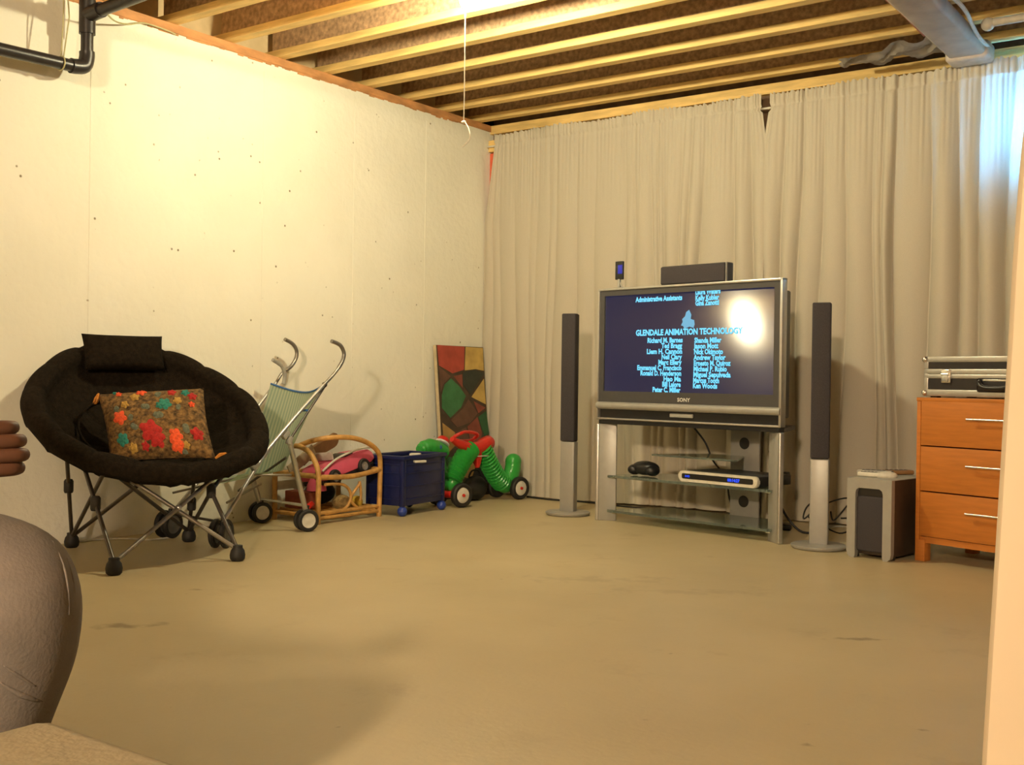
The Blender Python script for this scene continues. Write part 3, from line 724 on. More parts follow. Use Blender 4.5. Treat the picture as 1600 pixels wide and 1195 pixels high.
# ------------------------------------------------------------------ chest of drawers
ca = at(1432, 693, Z=.492); cb_ = at(1563, 701.3, Z=.492); dv = cb_ - ca; crz = math.atan2(dv.y, dv.x)
CH = thing('chest_of_drawers', 'orange beech chest of three drawers with steel bar handles', 'chest', (ca.x, ca.y, 0), crz)
CW, CDp, CT = .72, .42, .688
bm = BM(); box(bm, (0, 0, .085), (.018, CDp, CT - .016), .001); box(bm, (CW - .018, 0, .085), (CW, CDp, CT - .016), .001); box(bm, (.018, .01, .085), (CW - .018, CDp, .103)); box(bm, (.018, CDp - .01, .1), (CW - .018, CDp, CT - .016))
finish('carcass', bm, M_chest, CH)
finish('top_board', bx((-.002, -.002, CT - .016), (CW + .002, CDp, CT), .002), M_chest, CH)
for i in range(3):
    zz = .105 + i * .1905
    d = finish('drawer', bx((.021, -.001, zz + .002), (CW - .021, .02, zz + .187), .0015), M_chest, CH)
    hz = zz + .118
    bm = BM(); tube(bm, [(.245, -.030, hz), (.475, -.030, hz)], .0045, 10)
    for x in (.265, .455): tube(bm, [(x, -.030, hz), (x, .0, hz)], .004, 8)
    finish('handle', bm, M_steel, d)
for x in (.0, CW - .045):
    for y in (0, CDp - .045): finish('leg', bx((x, y, 0), (x + .045, y + .045, .09), .002), M_chest, CH)
finish('plinth_rail', bx((.045, .008, .078), (CW - .045, .026, .104)), M_chest, CH)

# flight case on the chest
q = at(1443, 614, Y=ca.y + .03)
fc = thing('flight_case', 'aluminium framed hard case with black panels lying on the chest', 'case', (q.x, q.y, CT), crz)
KL, KD, KH = .60, .34, .172
for x, y in ((.02, .02), (KL - .05, .02), (.02, KD - .05), (KL - .05, KD - .05)): finish('rubber_foot', bx((x, y, 0), (x + .03, y + .03, .006)), M_rubber, fc)
finish('base_shell', bx((.003, .003, .006), (KL - .003, KD - .003, .093)), M_caseblk, fc, smooth=False)
finish('lid_shell', bx((.003, .003, .097), (KL - .003, KD - .003, KH - .003)), M_caseblk, fc, smooth=False)
def extr(lo, hi): finish('edge_profile', bx(lo, hi, .003, 3), M_alu, fc)
extr((0, 0, .006), (KL, .006, .034)); extr((0, 0, .080), (KL, .007, .098)); extr((0, 0, .098), (KL, .0065, .120)); extr((0, 0, .148), (KL, .006, KH))
extr((0, 0, .006), (.02, .008, .120)); extr((0, 0, .120), (.02, .008, KH)); extr((KL - .02, 0, .006), (KL, .008, KH))
extr((0, 0, .148), (.006, KD, KH)); extr((0, 0, .006), (.006, KD, .034)); extr((0, 0, .085), (.007, KD, .115)); extr((0, KD - .006, .148), (KL, KD, KH))
for z in (.010, .150):
    for x in (.004, KL - .004): finish('corner_cap', ball(BM(), (x, .004, z + .010), .014, (1, 1, 1.0), 12, 8), M_steel, fc)
for x in (.105, KL - .105):
    bm = BM(); box(bm, (x - .022, -.006, .062), (x + .022, .001, .118), .004, 2); lt = finish('latch', bm, M_steel, fc)
    bm = BM(); box(bm, (x - .014, -.012, .066), (x + .014, -.005, .094), .003, 2); tube(bm, [(x - .016, -.010, .098), (x + .016, -.010, .098)], .005, 8)
    finish('latch_lever', bm, M_alu, lt)
hx = KL / 2 + .03
bm = BM(); box(bm, (hx - .085, -.004, .026), (hx + .085, .004, .082), .008, 3); hb = finish('handle_plate', bm, M_caseblk, fc)
bm = BM(); tube(bm, catmull([(hx - .07, .0, .070), (hx - .068, -.018, .064), (hx - .04, -.028, .045), (hx + .04, -.028, .045), (hx + .068, -.018, .064), (hx + .07, 0, .070)], 5), .009, 10)
finish('handle', bm, M_black, hb)
finish('handle_trim', bx((hx - .06, -.006, .070), (hx + .06, -.003, .078), .001), M_steel, hb)

# ------------------------------------------------------------------ painting leaning in the corner
pA = Vector((.118, at(686.5, 560, X=.06).y, 0)); pB = Vector((.118, at(759, 600, X=.06).y, 0)); ph_ = .945; lean = .085
PT = thing('painting', 'tall abstract painting of red, yellow and green shapes leaning in the corner', 'painting', (.118, -.37, 0))
up = Vector((-lean, 0, math.sqrt(ph_ ** 2 - lean ** 2))).normalized()
def onp(u, v, off=0):   # u 0..1 left-right, v 0..1 from top
    n = up.cross(Vector((0, 1, 0))); n = n if n.x > 0 else -n
    return pA + Vector((0, (pB.y - pA.y) * u, 0)) + up * (ph_ * (1 - v)) + n * off
def slab(u0, v0, u1, v1, o0, o1):
    bm = BM(); L = {}
    for i, u in enumerate((u0, u1)):
        for j, v in enumerate((v0, v1)):
            for k, o in enumerate((o0, o1)): L[i, j, k] = bm.verts.new(onp(u, v, o))
    for f in (((0,0,0),(1,0,0),(1,1,0),(0,1,0)), ((0,0,1),(1,0,1),(1,1,1),(0,1,1)), ((0,0,0),(1,0,0),(1,0,1),(0,0,1)), ((0,1,0),(1,1,0),(1,1,1),(0,1,1)), ((0,0,0),(0,1,0),(0,1,1),(0,0,1)), ((1,0,0),(1,1,0),(1,1,1),(1,0,1))):
        bm.faces.new([L[q] for q in f])
    return bm
finish('canvas', slab(0, 0, 1, 1, -.02, 0), mat('canvas_ground', (.060, .040, .025), .7, var=.25, nscale=18), PT, world=True, smooth=False)
finish('canvas_edge', slab(-.012, 0, 0, 1, -.02, .0005), mat('raw_canvas', (.50, .42, .27), .8), PT, world=True, smooth=False)
pcol = {'red': (.36, .055, .035), 'yel': (.50, .35, .10), 'brn': (.115, .055, .035), 'dgn': (.028, .035, .025), 'rbr': (.22, .055, .035), 'grn': (.035, .16, .06), 'och': (.36, .22, .07), 'blk': (.008, .008, .012), 'dg2': (.02, .09, .035)}
pmat = {k: mat('paint_' + k, v, .6, var=.18, nscale=14, bump=.15) for k, v in pcol.items()}
SH = [('red', [(497, 77), (668, 80), (662, 232), (590, 258), (507, 208)]), ('yel', [(675, 80), (788, 82), (792, 236), (740, 226), (668, 236)]),
      ('brn', [(507, 216), (578, 276), (530, 330), (516, 380)]), ('dgn', [(655, 246), (738, 232), (795, 252), (702, 398), (655, 330)]),
      ('rbr', [(596, 276), (650, 262), (652, 350)]), ('grn', [(580, 290), (630, 340), (672, 405), (640, 480), (572, 545), (522, 480), (522, 400), (540, 330)]),
      ('yel', [(792, 290), (802, 462), (708, 412)]), ('brn', [(688, 425), (748, 520), (700, 580), (616, 608), (574, 560), (650, 490)]),
      ('rbr', [(722, 440), (800, 485), (752, 520)]), ('dg2', [(752, 545), (804, 505), (820, 655), (795, 690), (770, 610)]),
      ('och', [(524, 575), (600, 640), (606, 720), (560, 765), (528, 680)]), ('rbr', [(680, 605), (745, 545), (772, 650), (760, 740), (700, 720)]),
      ('brn', [(610, 640), (670, 610), (700, 740), (640, 800)]), ('och', [(690, 820), (730, 860), (700, 950), (650, 930), (640, 860)]),
      ('blk', [(740, 840), (800, 830), (830, 960), (830, 1040), (700, 1040), (705, 940)]), ('grn', [(535, 790), (600, 800), (620, 960), (545, 980)])]
for k, poly in SH:
    bm = BM()
    P = [((x - 492 - (y - 77) * .042) / 298, (y - 77) / 985) for x, y in poly]
    a = [bm.verts.new(onp(u, v, .0003)) for u, v in P]; b_ = [bm.verts.new(onp(u, v, .0018)) for u, v in P]
    bm.faces.new(b_)
    for i in range(len(P)): bm.faces.new((a[i], a[(i + 1) % len(P)], b_[(i + 1) % len(P)], b_[i]))
    finish('painted_shape', bm, pmat[k], PT, world=True, smooth=False)

# ------------------------------------------------------------------ blue crate on casters
kf = at(628, 808, Z=0); kr = at(692, 796, Z=0); kv = kr - kf; 
CR = thing('toy_crate', 'blue plastic crate on ball casters standing by the left wall', 'crate', ((kf + kr) / 2) + Vector((0, .006, 0)), (math.atan2(kv.y, kv.x) - PI / 2) * .75)
L = .198; Dp = .24; zb, zt = .055, .322
finish('crate_floor', bx((-Dp, -L + .01, zb), (-.01, L - .01, zb + .008), .003), M_blue, CR)
for nm, lo, hi in (('crate_wall', (-.012, -L, zb), (0, L, zt)), ('crate_wall', (-Dp, -L, zb), (-Dp + .012, L, zt)), ('crate_wall', (-Dp, -L, zb), (0, -L + .012, zt)), ('crate_wall', (-Dp, L - .012, zb), (0, L, zt))):
    wlp = finish(nm, bx(lo, hi, .003), M_blue, CR)
    lo_, hi_ = Vector(lo), Vector(hi); longy = (hi_.y - lo_.y) > .1
    bm = BM()
    for z in (zb + .03, zb + .17, zb + .215, zb + .10):
        if longy: box(bm, (lo_.x - .004, lo_.y + .01, z), (hi_.x + .004, hi_.y - .01, z + .006), .001)
        else: box(bm, (lo_.x + .01, lo_.y - .004, z), (hi_.x - .01, hi_.y + .004, z + .006), .001)
    finish('rib', bm, M_blue, wlp)
bm = BM()
for lo, hi in (((-.016, -L - .01, zt - .022), (.012, L + .01, zt)), ((-Dp - .012, -L - .01, zt - .022), (-Dp + .016, L + .01, zt)), ((-Dp, -L - .012, zt - .022), (0, -L + .016, zt)), ((-Dp, L - .016, zt - .022), (0, L + .012, zt))): box(bm, lo, hi, .004)
finish('rim', bm, M_blue, CR)
for x in (-.01, -Dp + .01):
    for y in (-L + .01, L - .01):
        finish('corner_post', bx((x - .014, y - .014, zb - .004), (x + .014, y + .014, zt - .01), .005), M_blue, CR)
        bm = BM(); ball(bm, (x, y, .027), .027, u=16, v=12); box(bm, (x - .008, y - .008, .04), (x + .008, y + .008, zb)); finish('ball_caster', bm, M_blue2, CR)
t = tag(finish('toy_block', bx((-.03, -.02, 0), (.03, .02, .035), .005, 3, Matrix.Translation(at(649, 712, D=6.08)+Vector((0,0,-.02))) @ Matrix.Rotation(.5, 4, 'Z')), M_white), 'pale toy block peeking over the rim of the blue crate', 'toy')
tag(finish('toy_paper', bx((-.035, -.012, 0), (.035, .012, .012), .003, 2, Matrix.Translation(at(656, 719, D=5.95) + Vector((0, 0, -.012))) @ Matrix.Rotation(1.2, 4, 'Z')), M_white), 'small pale strip of paper inside the blue crate near its corner', 'paper')
bm = BM()
for k in range(5): ball(bm, kf + Vector((-.13 + .01 * math.cos(k * 2), .20 + .05 * (k - 2), .115 + .01 * (k % 2))), .05, (1, 1, .8), 12, 8)
tag(finish('toy_cloth', bm, mat('navy_cloth', (.01, .012, .03), .9)), 'dark heap of cloth filling the bottom of the blue crate', 'cloth')

# ------------------------------------------------------------------ caterpillar ride-on toy
RX = .37
RO = thing('ride_on_toy', 'green bendy caterpillar ride-on toy with red saddle and big white wheels', 'ride-on toy', (.38, -.49, 0))
def rp(x, y, X=RX): return at(x, y, X=X)
def corrug(pts, r, n=44, amp=.010, per=.023):
    P = catmull(pts, 30); out = [P[0]]; acc = 0; S_ = [0]
    for a, b in zip(P, P[1:]): acc += (b - a).length; S_.append(acc)
    step = per / 4; res = []; rad = []; k = 0; s = 0
    while s < acc:
        while S_[k + 1] < s: k += 1
        t = (s - S_[k]) / max(1e-9, S_[k + 1] - S_[k]); res.append(P[k].lerp(P[k + 1], t)); rad.append(r + amp * math.cos(2 * PI * s / per)); s += step
    return tube(BM(), res, rad, 20)
rT = .050
finish('front_leg_tube', corrug([rp(706, 752), rp(714, 734), rp(727, 712), rp(738, 698)], rT), M_green, RO, world=True)
finish('rear_leg_tube', corrug([rp(753, 700), rp(763, 722), rp(774, 742), rp(785, 756)], rT), M_green, RO, world=True)
bm = BM(); tube(bm, catmull([rp(782, 752), rp(790, 757), rp(797, 745), rp(801, 732), rp(802, 720)], 6), [.052] * 8 + [.050] * 12 + [.049] * 5, 20); ball(bm, rp(802, 721), .0505)
finish('tail', bm, M_green, RO, world=True)
bm = BM(); tube(bm, catmull([rp(712, 748), rp(704, 757, .35), at(698, 757, X=.25), at(690, 745, X=.15), at(684, 722, X=.14), at(684, 706, X=.14)], 6), .047, 20)
finish('neck', bm, M_green, RO, world=True)
hd = BM(); tube(hd, catmull([rp(654, 703, .14), rp(659, 701, .14), rp(668, 698, .14), rp(678, 700, .14), rp(688, 704, .14), rp(693, 707, .14)], 5), [.012] + [.024] * 3 + [.034] * 3 + [.043] * 4 + [.050] * 7 + [.05] * 5 + [.045] * 3, 20)
ho = finish('head', hd, M_green, RO, world=True)
M_eyew = mat('eye_white', (.6, .6, .6), .3)
ec = rp(682.5, 699.5, .14) + Vector((.040, -.020, .004)); ey = finish('eye', ball(BM(), ec, .017, (.7, 1, 1)), mat('eye_blue', (.03, .10, .30), .3), ho, world=True)
hc = rp(691, 692, .14)
finish('hat_brim', lathe(BM(), [(.040, -.008), (.046, -.004), (.046, .004), (.040, .008)], 24, frame_to(hc, (0, .55, .83))), M_eyew, ho, world=True)
finish('hat', lathe(BM(), [(.041, .005), (.040, .022), (.030, .036), (.014, .043), (0, .044)], 24, frame_to(hc, (0, .55, .83))), M_red, ho, world=True)
# saddle
sp = [(706, 686, .016), (714, 691, .024), (725, 697, .030), (737, 700, .034), (748, 699, .040), (757, 695, .046), (764, 691, .044), (768, 690, .026), (769.5, 690, .006)]
finish('saddle', tube(BM(), [rp(x, y) for x, y, _ in sp], [r for *_, r in sp], 18), M_red, RO, world=True)
bm = BM(); tube(bm, [rp(744, 700), rp(745, 716), rp(746, 730)], [.036, .032, .014], 14); finish('saddle_bracket', bm, M_red, RO, world=True)
finish('saddle_stripe', tube(BM(), [rp(739, 712) + Vector((.044, -.01, 0)), rp(760, 711) + Vector((.044, -.01, 0))], .003, 6), M_white, RO, world=True)
hp = [(709, 683), (713, 677), (721, 674.5), (733, 675.5), (740, 679), (742, 684), (736, 688), (722, 689), (712, 688)]
finish('handle_loop', tube(BM(), catmull([rp(x, y) + Vector(((.03 if i in (1,2,3,4) else .0), 0, 0)) for i, (x, y) in enumerate(hp)], 4, True), .010, 10, closed=True), M_red, RO, world=True)
for (cx, cy, cy2, nm) in ((723, 772, 791, 'front'), (813.5, 758.5, 777, 'rear')):
    g = at(cx - 1, cy2, X=.45)
    # wheel pair with an axle, resting on the floor
    y = g.y; R_ = .071
    finish('axle_bracket', tube(BM(), [(.30, y - .01, R_), (.41, y, R_)], .022, 12), M_red, RO, world=True)
    for x, s in ((.445, 1), (.27, -1)):
        Mw = frame_to((x, y, R_), (s * 1, -.25 if s > 0 else .25, 0))
        wh = finish('wheel', lathe(BM(), [(.046, -.018), (.060, -.020), (.069, -.013), (R_, 0), (.069, .013), (.060, .020), (.046, .018), (.044, .010), (.044, -.010), ], 36, Mw), M_rubber, RO, world=True)
        finish('wheel_disc', lathe(BM(), [(0, -.012), (.045, -.012), (.047, .012), (.040, .017), (.012, .019), (0, .019)], 32, Mw), M_white, wh, world=True)
        finish('hub_cap', lathe(BM(), [(.010, .018), (.009, .026), (0, .028)], 14, Mw), M_red, wh, world=True)
t = thing('toy_bag', 'black soft bag on the floor behind the green ride-on toy', 'bag', (.26, -.42, 0))
finish('bag_body', ball(BM(), (.27, -.50, .075), .08, (.7, 1.3, .95)), M_rubber, t, world=True)
finish('bag_handle', tube(BM(), catmull([(.27, -.56, .145), (.27, -.53, .18), (.27, -.47, .18), (.27, -.44, .145)], 5), .006, 8), M_rubber, t, world=True)

# ------------------------------------------------------------------ rattan rack with toys
RK = thing('rattan_rack', 'low rattan cane rack with arched ends full of toys', 'rack', (.2, -1.65, 0))
xf = .365; xb = .05; yl = -1.90; yr = -1.44
def cane(nm, pts, r=.0135, k=6): return finish(nm, tube(BM(), catmull(pts, k), r, 12), M_rattan, RK, world=True)
def F_(x, y): return at(x, y, X=xf)
tl = Vector((.20, yl, .385))
cane('end_arch', [(xf, yl, 0), (xf, yl, .12), (xf, yl, .245), (xf - .025, yl, .31), (xf - .08, yl, .365), (xf - .165, yl, .385), (xb + .08, yl, .36), (xb + .02, yl, .30), (xb, yl, .22), (xb, yl, .1), (xb, yl, 0)])
A = [F_(592, 802), F_(593.5, 760), F_(594, 722), F_(590, 705), F_(575, 692), F_(553, 684.5), at(530, 683, X=.34), at(505, 685, X=.30), at(483, 690, X=.25), at(466, 697, X=.2)]
A[0].z = 0
cane('top_arch', A)
cane('rear_post', [(xb, yr, 0), (xb, yr, .15), (xb, yr, .26)])
yrf = A[1].y
cane('front_rail', [(xf, yl, .235), (xf + .012, (yl + yr) / 2, .228), (xf, yrf, .25)])
cane('rear_rail', [(xb, yl, .235), (xb, yr, .24)]); cane('left_rail', [(xf, yl, .24), (xb, yl, .24)]); cane('right_rail', [(xf, yrf, .25), (xb, yr, .24)])
for z in (.03, .055):
    cane('bottom_rail', [(xf, yl, z), (xf, yrf, z)], .010); 
cane('bottom_rail', [(xb, yl, .04), (xb, yr, .04)], .011); cane('bottom_rail', [(xf, yl, .04), (xb, yl, .04)], .011); cane('bottom_rail', [(xf, yrf, .04), (xb, yr, .04)], .011)
cane('decorative_loop', [F_(508, 757), F_(525, 756), F_(538, 758), F_(546, 766), F_(548, 777), F_(543, 790), F_(532, 798), F_(508, 803)], .008)
cane('decorative_loop', [F_(585, 796), F_(566, 796), F_(556, 791), F_(549, 783), F_(549, 775), F_(556, 764), F_(561, 757), F_(562, 752)], .008)
cane('decorative_loop', [F_(562, 752), F_(564, 770), F_(563, 782)], .007)
for i in range(7):
    y = yl + .04 + i * .066; finish('slat', tube(BM(), [(xb, y, .055), (xf, y, .055)], .006, 8), M_rattan, RK, world=True)
# toys in the rack
def local_frame(p0, p1, upv=Vector((0, 0, 1))):
    x = (p1 - p0).normalized(); z = (upv - x * upv.dot(x)).normalized(); y = z.cross(x); c = (p0 + p1) / 2
    return Matrix(((x.x, y.x, z.x, c.x), (x.y, y.y, z.y, c.y), (x.z, y.z, z.z, c.z), (0, 0, 0, 1)))
tc_ = thing('toy_car', 'pink toy convertible car tilted on top of the rattan rack', 'toy car', (.25, -1.7, .25))
MC = local_frame(at(482, 756, X=.24), at(576, 719, X=.24), Vector((-.10, .0, 1))) @ Matrix.Scale(1.20, 4)
def loft(secs, M, nm, m, par):
    bm = BM(); rs = []
    for x, w_, zl, zh in secs:
        P = [(-w_, zl), (-w_ * 1.04, (zl + zh) / 2), (-w_ * .86, zh), (w_ * .86, zh), (w_ * 1.04, (zl + zh) / 2), (w_, zl)]
        rs.append([bm.verts.new(M @ Vector((x, y, z))) for y, z in P])
    for a, b in zip(rs, rs[1:]):
        for i in range(6): bm.faces.new((a[i], a[(i + 1) % 6], b[(i + 1) % 6], b[i]))
    bm.faces.new(rs[0]); bm.faces.new(rs[-1]); 
    bmesh.ops.bevel(bm, geom=[e for e in bm.edges], offset=.004, segments=2, affect='EDGES')
    return finish(nm, bm, m, par, world=True)
loft([(-.17, .060, .005, .040), (-.15, .070, .0, .058), (-.05, .074, .0, .068), (.0, .074, .0, .066), (.08, .074, .002, .070), (.14, .070, .006, .062), (.168, .058, .012, .045)], MC, 'car_body', M_pink, tc_)
loft([(-.16, .064, -.018, .012), (.0, .066, -.022, .012), (.155, .062, -.016, .015)], MC, 'underbody', M_black, tc_)
finish('cockpit', bx((-.06, -.055, .060), (.05, .055, .074), .004, 2, MC), M_black, tc_, world=True)
finish('windshield_frame', tube(BM(), [MC @ Vector(v) for v in catmull([(-.165, -.075, .046), (-.08, -.079, .074), (.02, -.079, .082), (.10, -.077, .078), (.155, -.062, .066)], 6)], .0055, 8), M_white, tc_, world=True)
finish('windshield', bx((-.070, -.052, .070), (-.064, .052, .105), .002, 2, MC), M_poly, tc_, world=True)
for x in (-.105, .075):
    for s in (-1, 1):
        Mw = MC @ frame_to((x, s * .075, .002), (0, s, 0))
        wh = finish('wheel', lathe(BM(), [(0, -.012), (.030, -.012), (.034, -.006), (.034, .008), (.030, .013), (.022, .013), (.021, .008)], 24, Mw), M_rubber, tc_, world=True)
        finish('hub', lathe(BM(), [(.021, .006), (.018, .012), (.005, .009), (0, .013)], 20, Mw), M_alu, wh, world=True)
MB_ = local_frame(at(484, 712, X=.13), at(533, 682, X=.10))
bm = BM(); wd = thing('wooden_paddle', 'brown wooden board with a rounded end sticking out behind the pink car', 'toy', (.12, -1.7, .25))
P = [(-.13, -.035), (.08, -.04)] + [(.08 + .04 * math.sin(a), -.04 * math.cos(a)) for a in [PI * k / 8 for k in range(1, 8)]] + [(.08, .04), (-.13, .035)]
finish('board', prism(bm, P, .018, MB_ @ Matrix.Rotation(-PI / 2 + .15, 4, 'X'), .003), M_woodbrown, wd, world=True)
finish('handle', tube(BM(), [MB_ @ Vector((-.12, .0, 0)), MB_ @ Vector((-.20, .0, -.02))], .012, 10), M_woodbrown, wd, world=True)
tag(finish('cardboard_book', bx((-.10, -.004, -.03), (.10, .004, .03), .002, 2, local_frame(at(450, 738, X=.17), at(492, 700, X=.17))), mat('tan_card', (.33, .27, .18), .8)), 'flat tan book propped between stroller and pink car in the rack', 'book')
tag(finish('toy_ball', ball(BM(), at(557, 784, X=.27), .034), M_yellow), 'yellow plush ball seen through the right loop of the rattan rack', 'ball')
tag(finish('straw_ball', ball(BM(), at(534, 785, X=.265), .050, (1, 1, .85)), M_tan), 'tan straw coloured ball inside the left loop of the rattan rack', 'ball')
tag(finish('toy_brick', bx((-.026, -.012, -.012), (.026, .012, .012), .004, 2, Matrix.Translation(at(483, 790, X=.30)) @ Euler((.0, -.7, 1.2)).to_matrix().to_4x4()), M_red), 'bright red toy brick low in the rack above the stroller wheel', 'toy')
tag(finish('toy_box', bx((.09, -1.87, .062), (.26, -1.78, .15), .006, 3), mat('rust_card', (.22, .05, .025), .7)), 'rust red box in the left end of the rattan rack', 'box')
t = thing('doll_skirt', 'dark pink toy below the car between the left rack posts', 'toy', (.27, -1.87, .10))
finish('skirt', lathe(BM(), [(.052, 0), (.048, .03), (.028, .075), (.01, .09), (0, .092)], 18, Matrix.Translation((.25, -1.80, .155))), M_pink, t, world=True)
finish('torso', ball(BM(), (.25, -1.80, .25), .018, (1, .8, 1.4)), M_tan, t, world=True)
t = thing('shade_form', 'dark soft form added as shade in the lower tier of the rattan rack', 'bag', (.16, -1.62, .062))  # dark rounded form added to stand for the shade inside the rack
finish('shade_form_body', ball(BM(), (.13, -1.66, .125), .065, (.95, 1.5, .95)), mat('shade_navy', (.008, .008, .012), .9), t, world=True)
finish('shade_form_tie', lathe(BM(), [(.02, 0), (.013, .012), (.022, .03), (0, .032)], 14, Matrix.Translation((.13, -1.66, .18))), M_rubber, t, world=True)

# ------------------------------------------------------------------ umbrella stroller
SR = thing('umbrella_stroller', 'folding umbrella stroller with mint striped sling seat and hooked handles', 'stroller', (.33, -2.4, 0))
xr_, xl_ = .50, .10
def SRt(x, y, X=xr_): return at(x, y, X=X)
fwR = Vector((.60, -2.70, .062)); fwL = Vector((.19, -2.66, .062)); rwR = Vector((.49, -2.10, .055)); rwL = Vector((.10, -2.04, .055))
topR = SRt(505, 602); topL = at(432, 597, X=xl_)
def st_tube(nm, pts, r, m, k=1, par=None): return finish(nm, tube(BM(), catmull(pts, k) if k > 1 else pts, r, 10), m, par or SR, world=True)
st_tube('side_tube', [topR, SRt(465, 647, .52), SRt(415, 706, .55), fwR + Vector((-.01, .02, .05))], .0085, M_alu)
st_tube('side_tube', [topL, topL.lerp(fwL, .5), fwL + Vector((0, .02, .05))], .0085, M_alu)
midR = SRt(452, 688, .52)
st_tube('rear_strut', [SRt(509, 601, .49), midR], .006, M_tubedark)
st_tube('rear_leg', [midR, Vector(rwR) + Vector((0, 0, .03))], .0125, M_alu)
midL = topL.lerp(fwL, .42) + Vector((0, .05, -.02))
st_tube('rear_leg', [midL, Vector(rwL) + Vector((0, 0, .03))], .0125, M_alu)
hr = finish('handle', tube(BM(), catmull([topR, SRt(522, 584), SRt(533.5, 567), SRt(537.5, 553), SRt(533, 541), SRt(526, 536), SRt(518, 533)], 5), [.008] * 8 + [.010] * 23, 10), M_tubegrey, SR, world=True)
finish('handle', tube(BM(), catmull([topL, at(441, 583, X=xl_), at(455, 572, X=xl_), at(463, 558, X=xl_), at(463, 547, X=xl_), at(457, 537, X=xl_), at(445, 530, X=xl_)], 5), [.008] * 8 + [.010] * 23, 10), M_tubegrey, SR, world=True)
finish('lock_lever', tube(BM(), catmull([at(443, 600, X=xl_ + .06), at(445, 586, X=xl_ + .06), at(441, 573, X=xl_ + .06), at(434, 567, X=xl_ + .06), at(426, 562, X=xl_ + .06)], 4), .010, 8), M_greyplastic, SR, world=True)
for p in (SRt(446, 679, .52), SRt(414, 707, .54), SRt(398, 727, .56)):
    d = (fwR - topR).normalized(); finish('bracket', bx((-.022, -.013, -.012), (.022, .013, .012), .004, 2, frame_to(p, Vector((1, 0, 0)), d)), M_greyplastic, SR, world=True)
finish('hinge', bx((-.02, -.012, -.012), (.02, .012, .012), .004, 2, frame_to(midR, Vector((1, 0, 0)), (0, .4, 1))), M_greyplastic, SR, world=True)
finish('top_joint', ball(BM(), SRt(507, 601, .49), .014, u=12, v=8), M_black, SR, world=True)
# cross bars
st_tube('cross_bar', [midR + Vector((0, -.02, -.08)), midL + Vector((0, -.02, -.24))], .006, M_tubedark)
st_tube('axle', [fwR + Vector((-.03, 0, .05)), fwL + Vector((.03, 0, .05))], .006, M_tubedark)
st_tube('scissor_bar', [at(455, 742, X=.5), at(390, 742, X=.45), fwL + Vector((0, .02, .14))], .0055, M_tubegrey)
st_tube('scissor_bar', [rwL + Vector((0, 0, .14)), fwR + Vector((0, .03, .13))], .0055, M_tubegrey)
st_tube('chrome_axle', [Vector((.12, -2.05, .12)), Vector((.47, -2.09, .12))], .007, M_steel)
# sling
TLc = at(423, 600, X=.13); TRc = at(501, 605, X=.48); BRc = at(440, 735, X=.44); BLc = at(383, 740, X=.15)
FRc = at(372, 742, X=.50); FLc = at(322, 748, X=.16)
bm = BM(); rows = []
nu = 16
def srow(a, b, sag, zs):
    return [a.lerp(b, i / nu) + Vector((0, sag * math.sin(PI * i / nu), -zs * math.sin(PI * i / nu))) for i in range(nu + 1)]
for j in range(25):
    v = j / 24
    if v < .62: k = v / .62; a = TLc.lerp(BLc, k); b = TRc.lerp(BRc, k); sag = .05 + .05 * k; zs = .035 * (1 - k)
    else: k = (v - .62) / .38; a = BLc.lerp(FLc, k); b = BRc.lerp(FRc, k); sag = .10 * (1 - k); zs = .03 * k
    rows.append([bm.verts.new(p) for p in srow(a, b, sag, zs)])
for A_, B_ in zip(rows, rows[1:]):
    for i in range(nu): bm.faces.new((A_[i], A_[i + 1], B_[i + 1], B_[i]))
bmesh.ops.solidify(bm, geom=bm.faces[:], thickness=.004)
sl = finish('sling_seat', bm, M_sling, SR, world=True)
finish('blue_trim', tube(BM(), [p + Vector((0, 0, .002)) for p in srow(TLc, TRc, .05, .035)], .005, 8), M_bluetrim, sl, world=True)
finish('strap', bx((-.022, -.006, -.005), (.022, .006, .005), .002, 2, Matrix.Translation(SRt(474, 641, .50)) @ Matrix.Rotation(1.2, 4, 'Z')), M_bluetrim, SR, world=True)
# foot pouch: leg panel hanging below the seat
def wheel(c, R_, ax, par, disc=M_white, th=.011):
    Mw = frame_to(c, ax)
    wh = finish('wheel', lathe(BM(), [(R_ * .60, -th * .2), (R_ * .68, -th), (R_ * .9, -th), (R_, -th * .5), (R_, th * .5), (R_ * .9, th), (R_ * .70, th), (R_ * .60, th * .2)], 28, Mw), M_rubber, par, world=True)
    finish('wheel_disc', lathe(BM(), [(0, -th * .7), (R_ * .66, -th * .7), (R_ * .68, th * .7), (R_ * .5, th * .4), (R_ * .2, th * .6), (0, th)], 24, Mw), disc, wh, world=True)
    return wh
M_dwheel = mat('dark_wheel_disc', (.10, .10, .09), .5)
for c, a, R_, dm in ((rwR, (1, -.35, 0), .053, M_white), (rwL, (1, -.35, 0), .053, M_white), (fwR, (1, .5, 0), .062, M_dwheel), (fwL, (1, .2, 0), .062, M_dwheel)):
    a = Vector(a).normalized()
    for s in (-1, 1):
        cc_ = Vector((c.x, c.y, R_)) + a * (.024 * s); wheel(cc_, R_, a if s > 0 else -a, SR, dm)
    finish('wheel_fork', tube(BM(), [Vector((c.x, c.y, R_)), Vector((c.x, c.y + .01, R_ + .07))], .009, 10), M_black, SR, world=True)
    finish('wheel_axle', tube(BM(), [Vector((c.x, c.y, R_)) - a * .03, Vector((c.x, c.y, R_)) + a * .03], .006, 8), M_steel, SR, world=True)

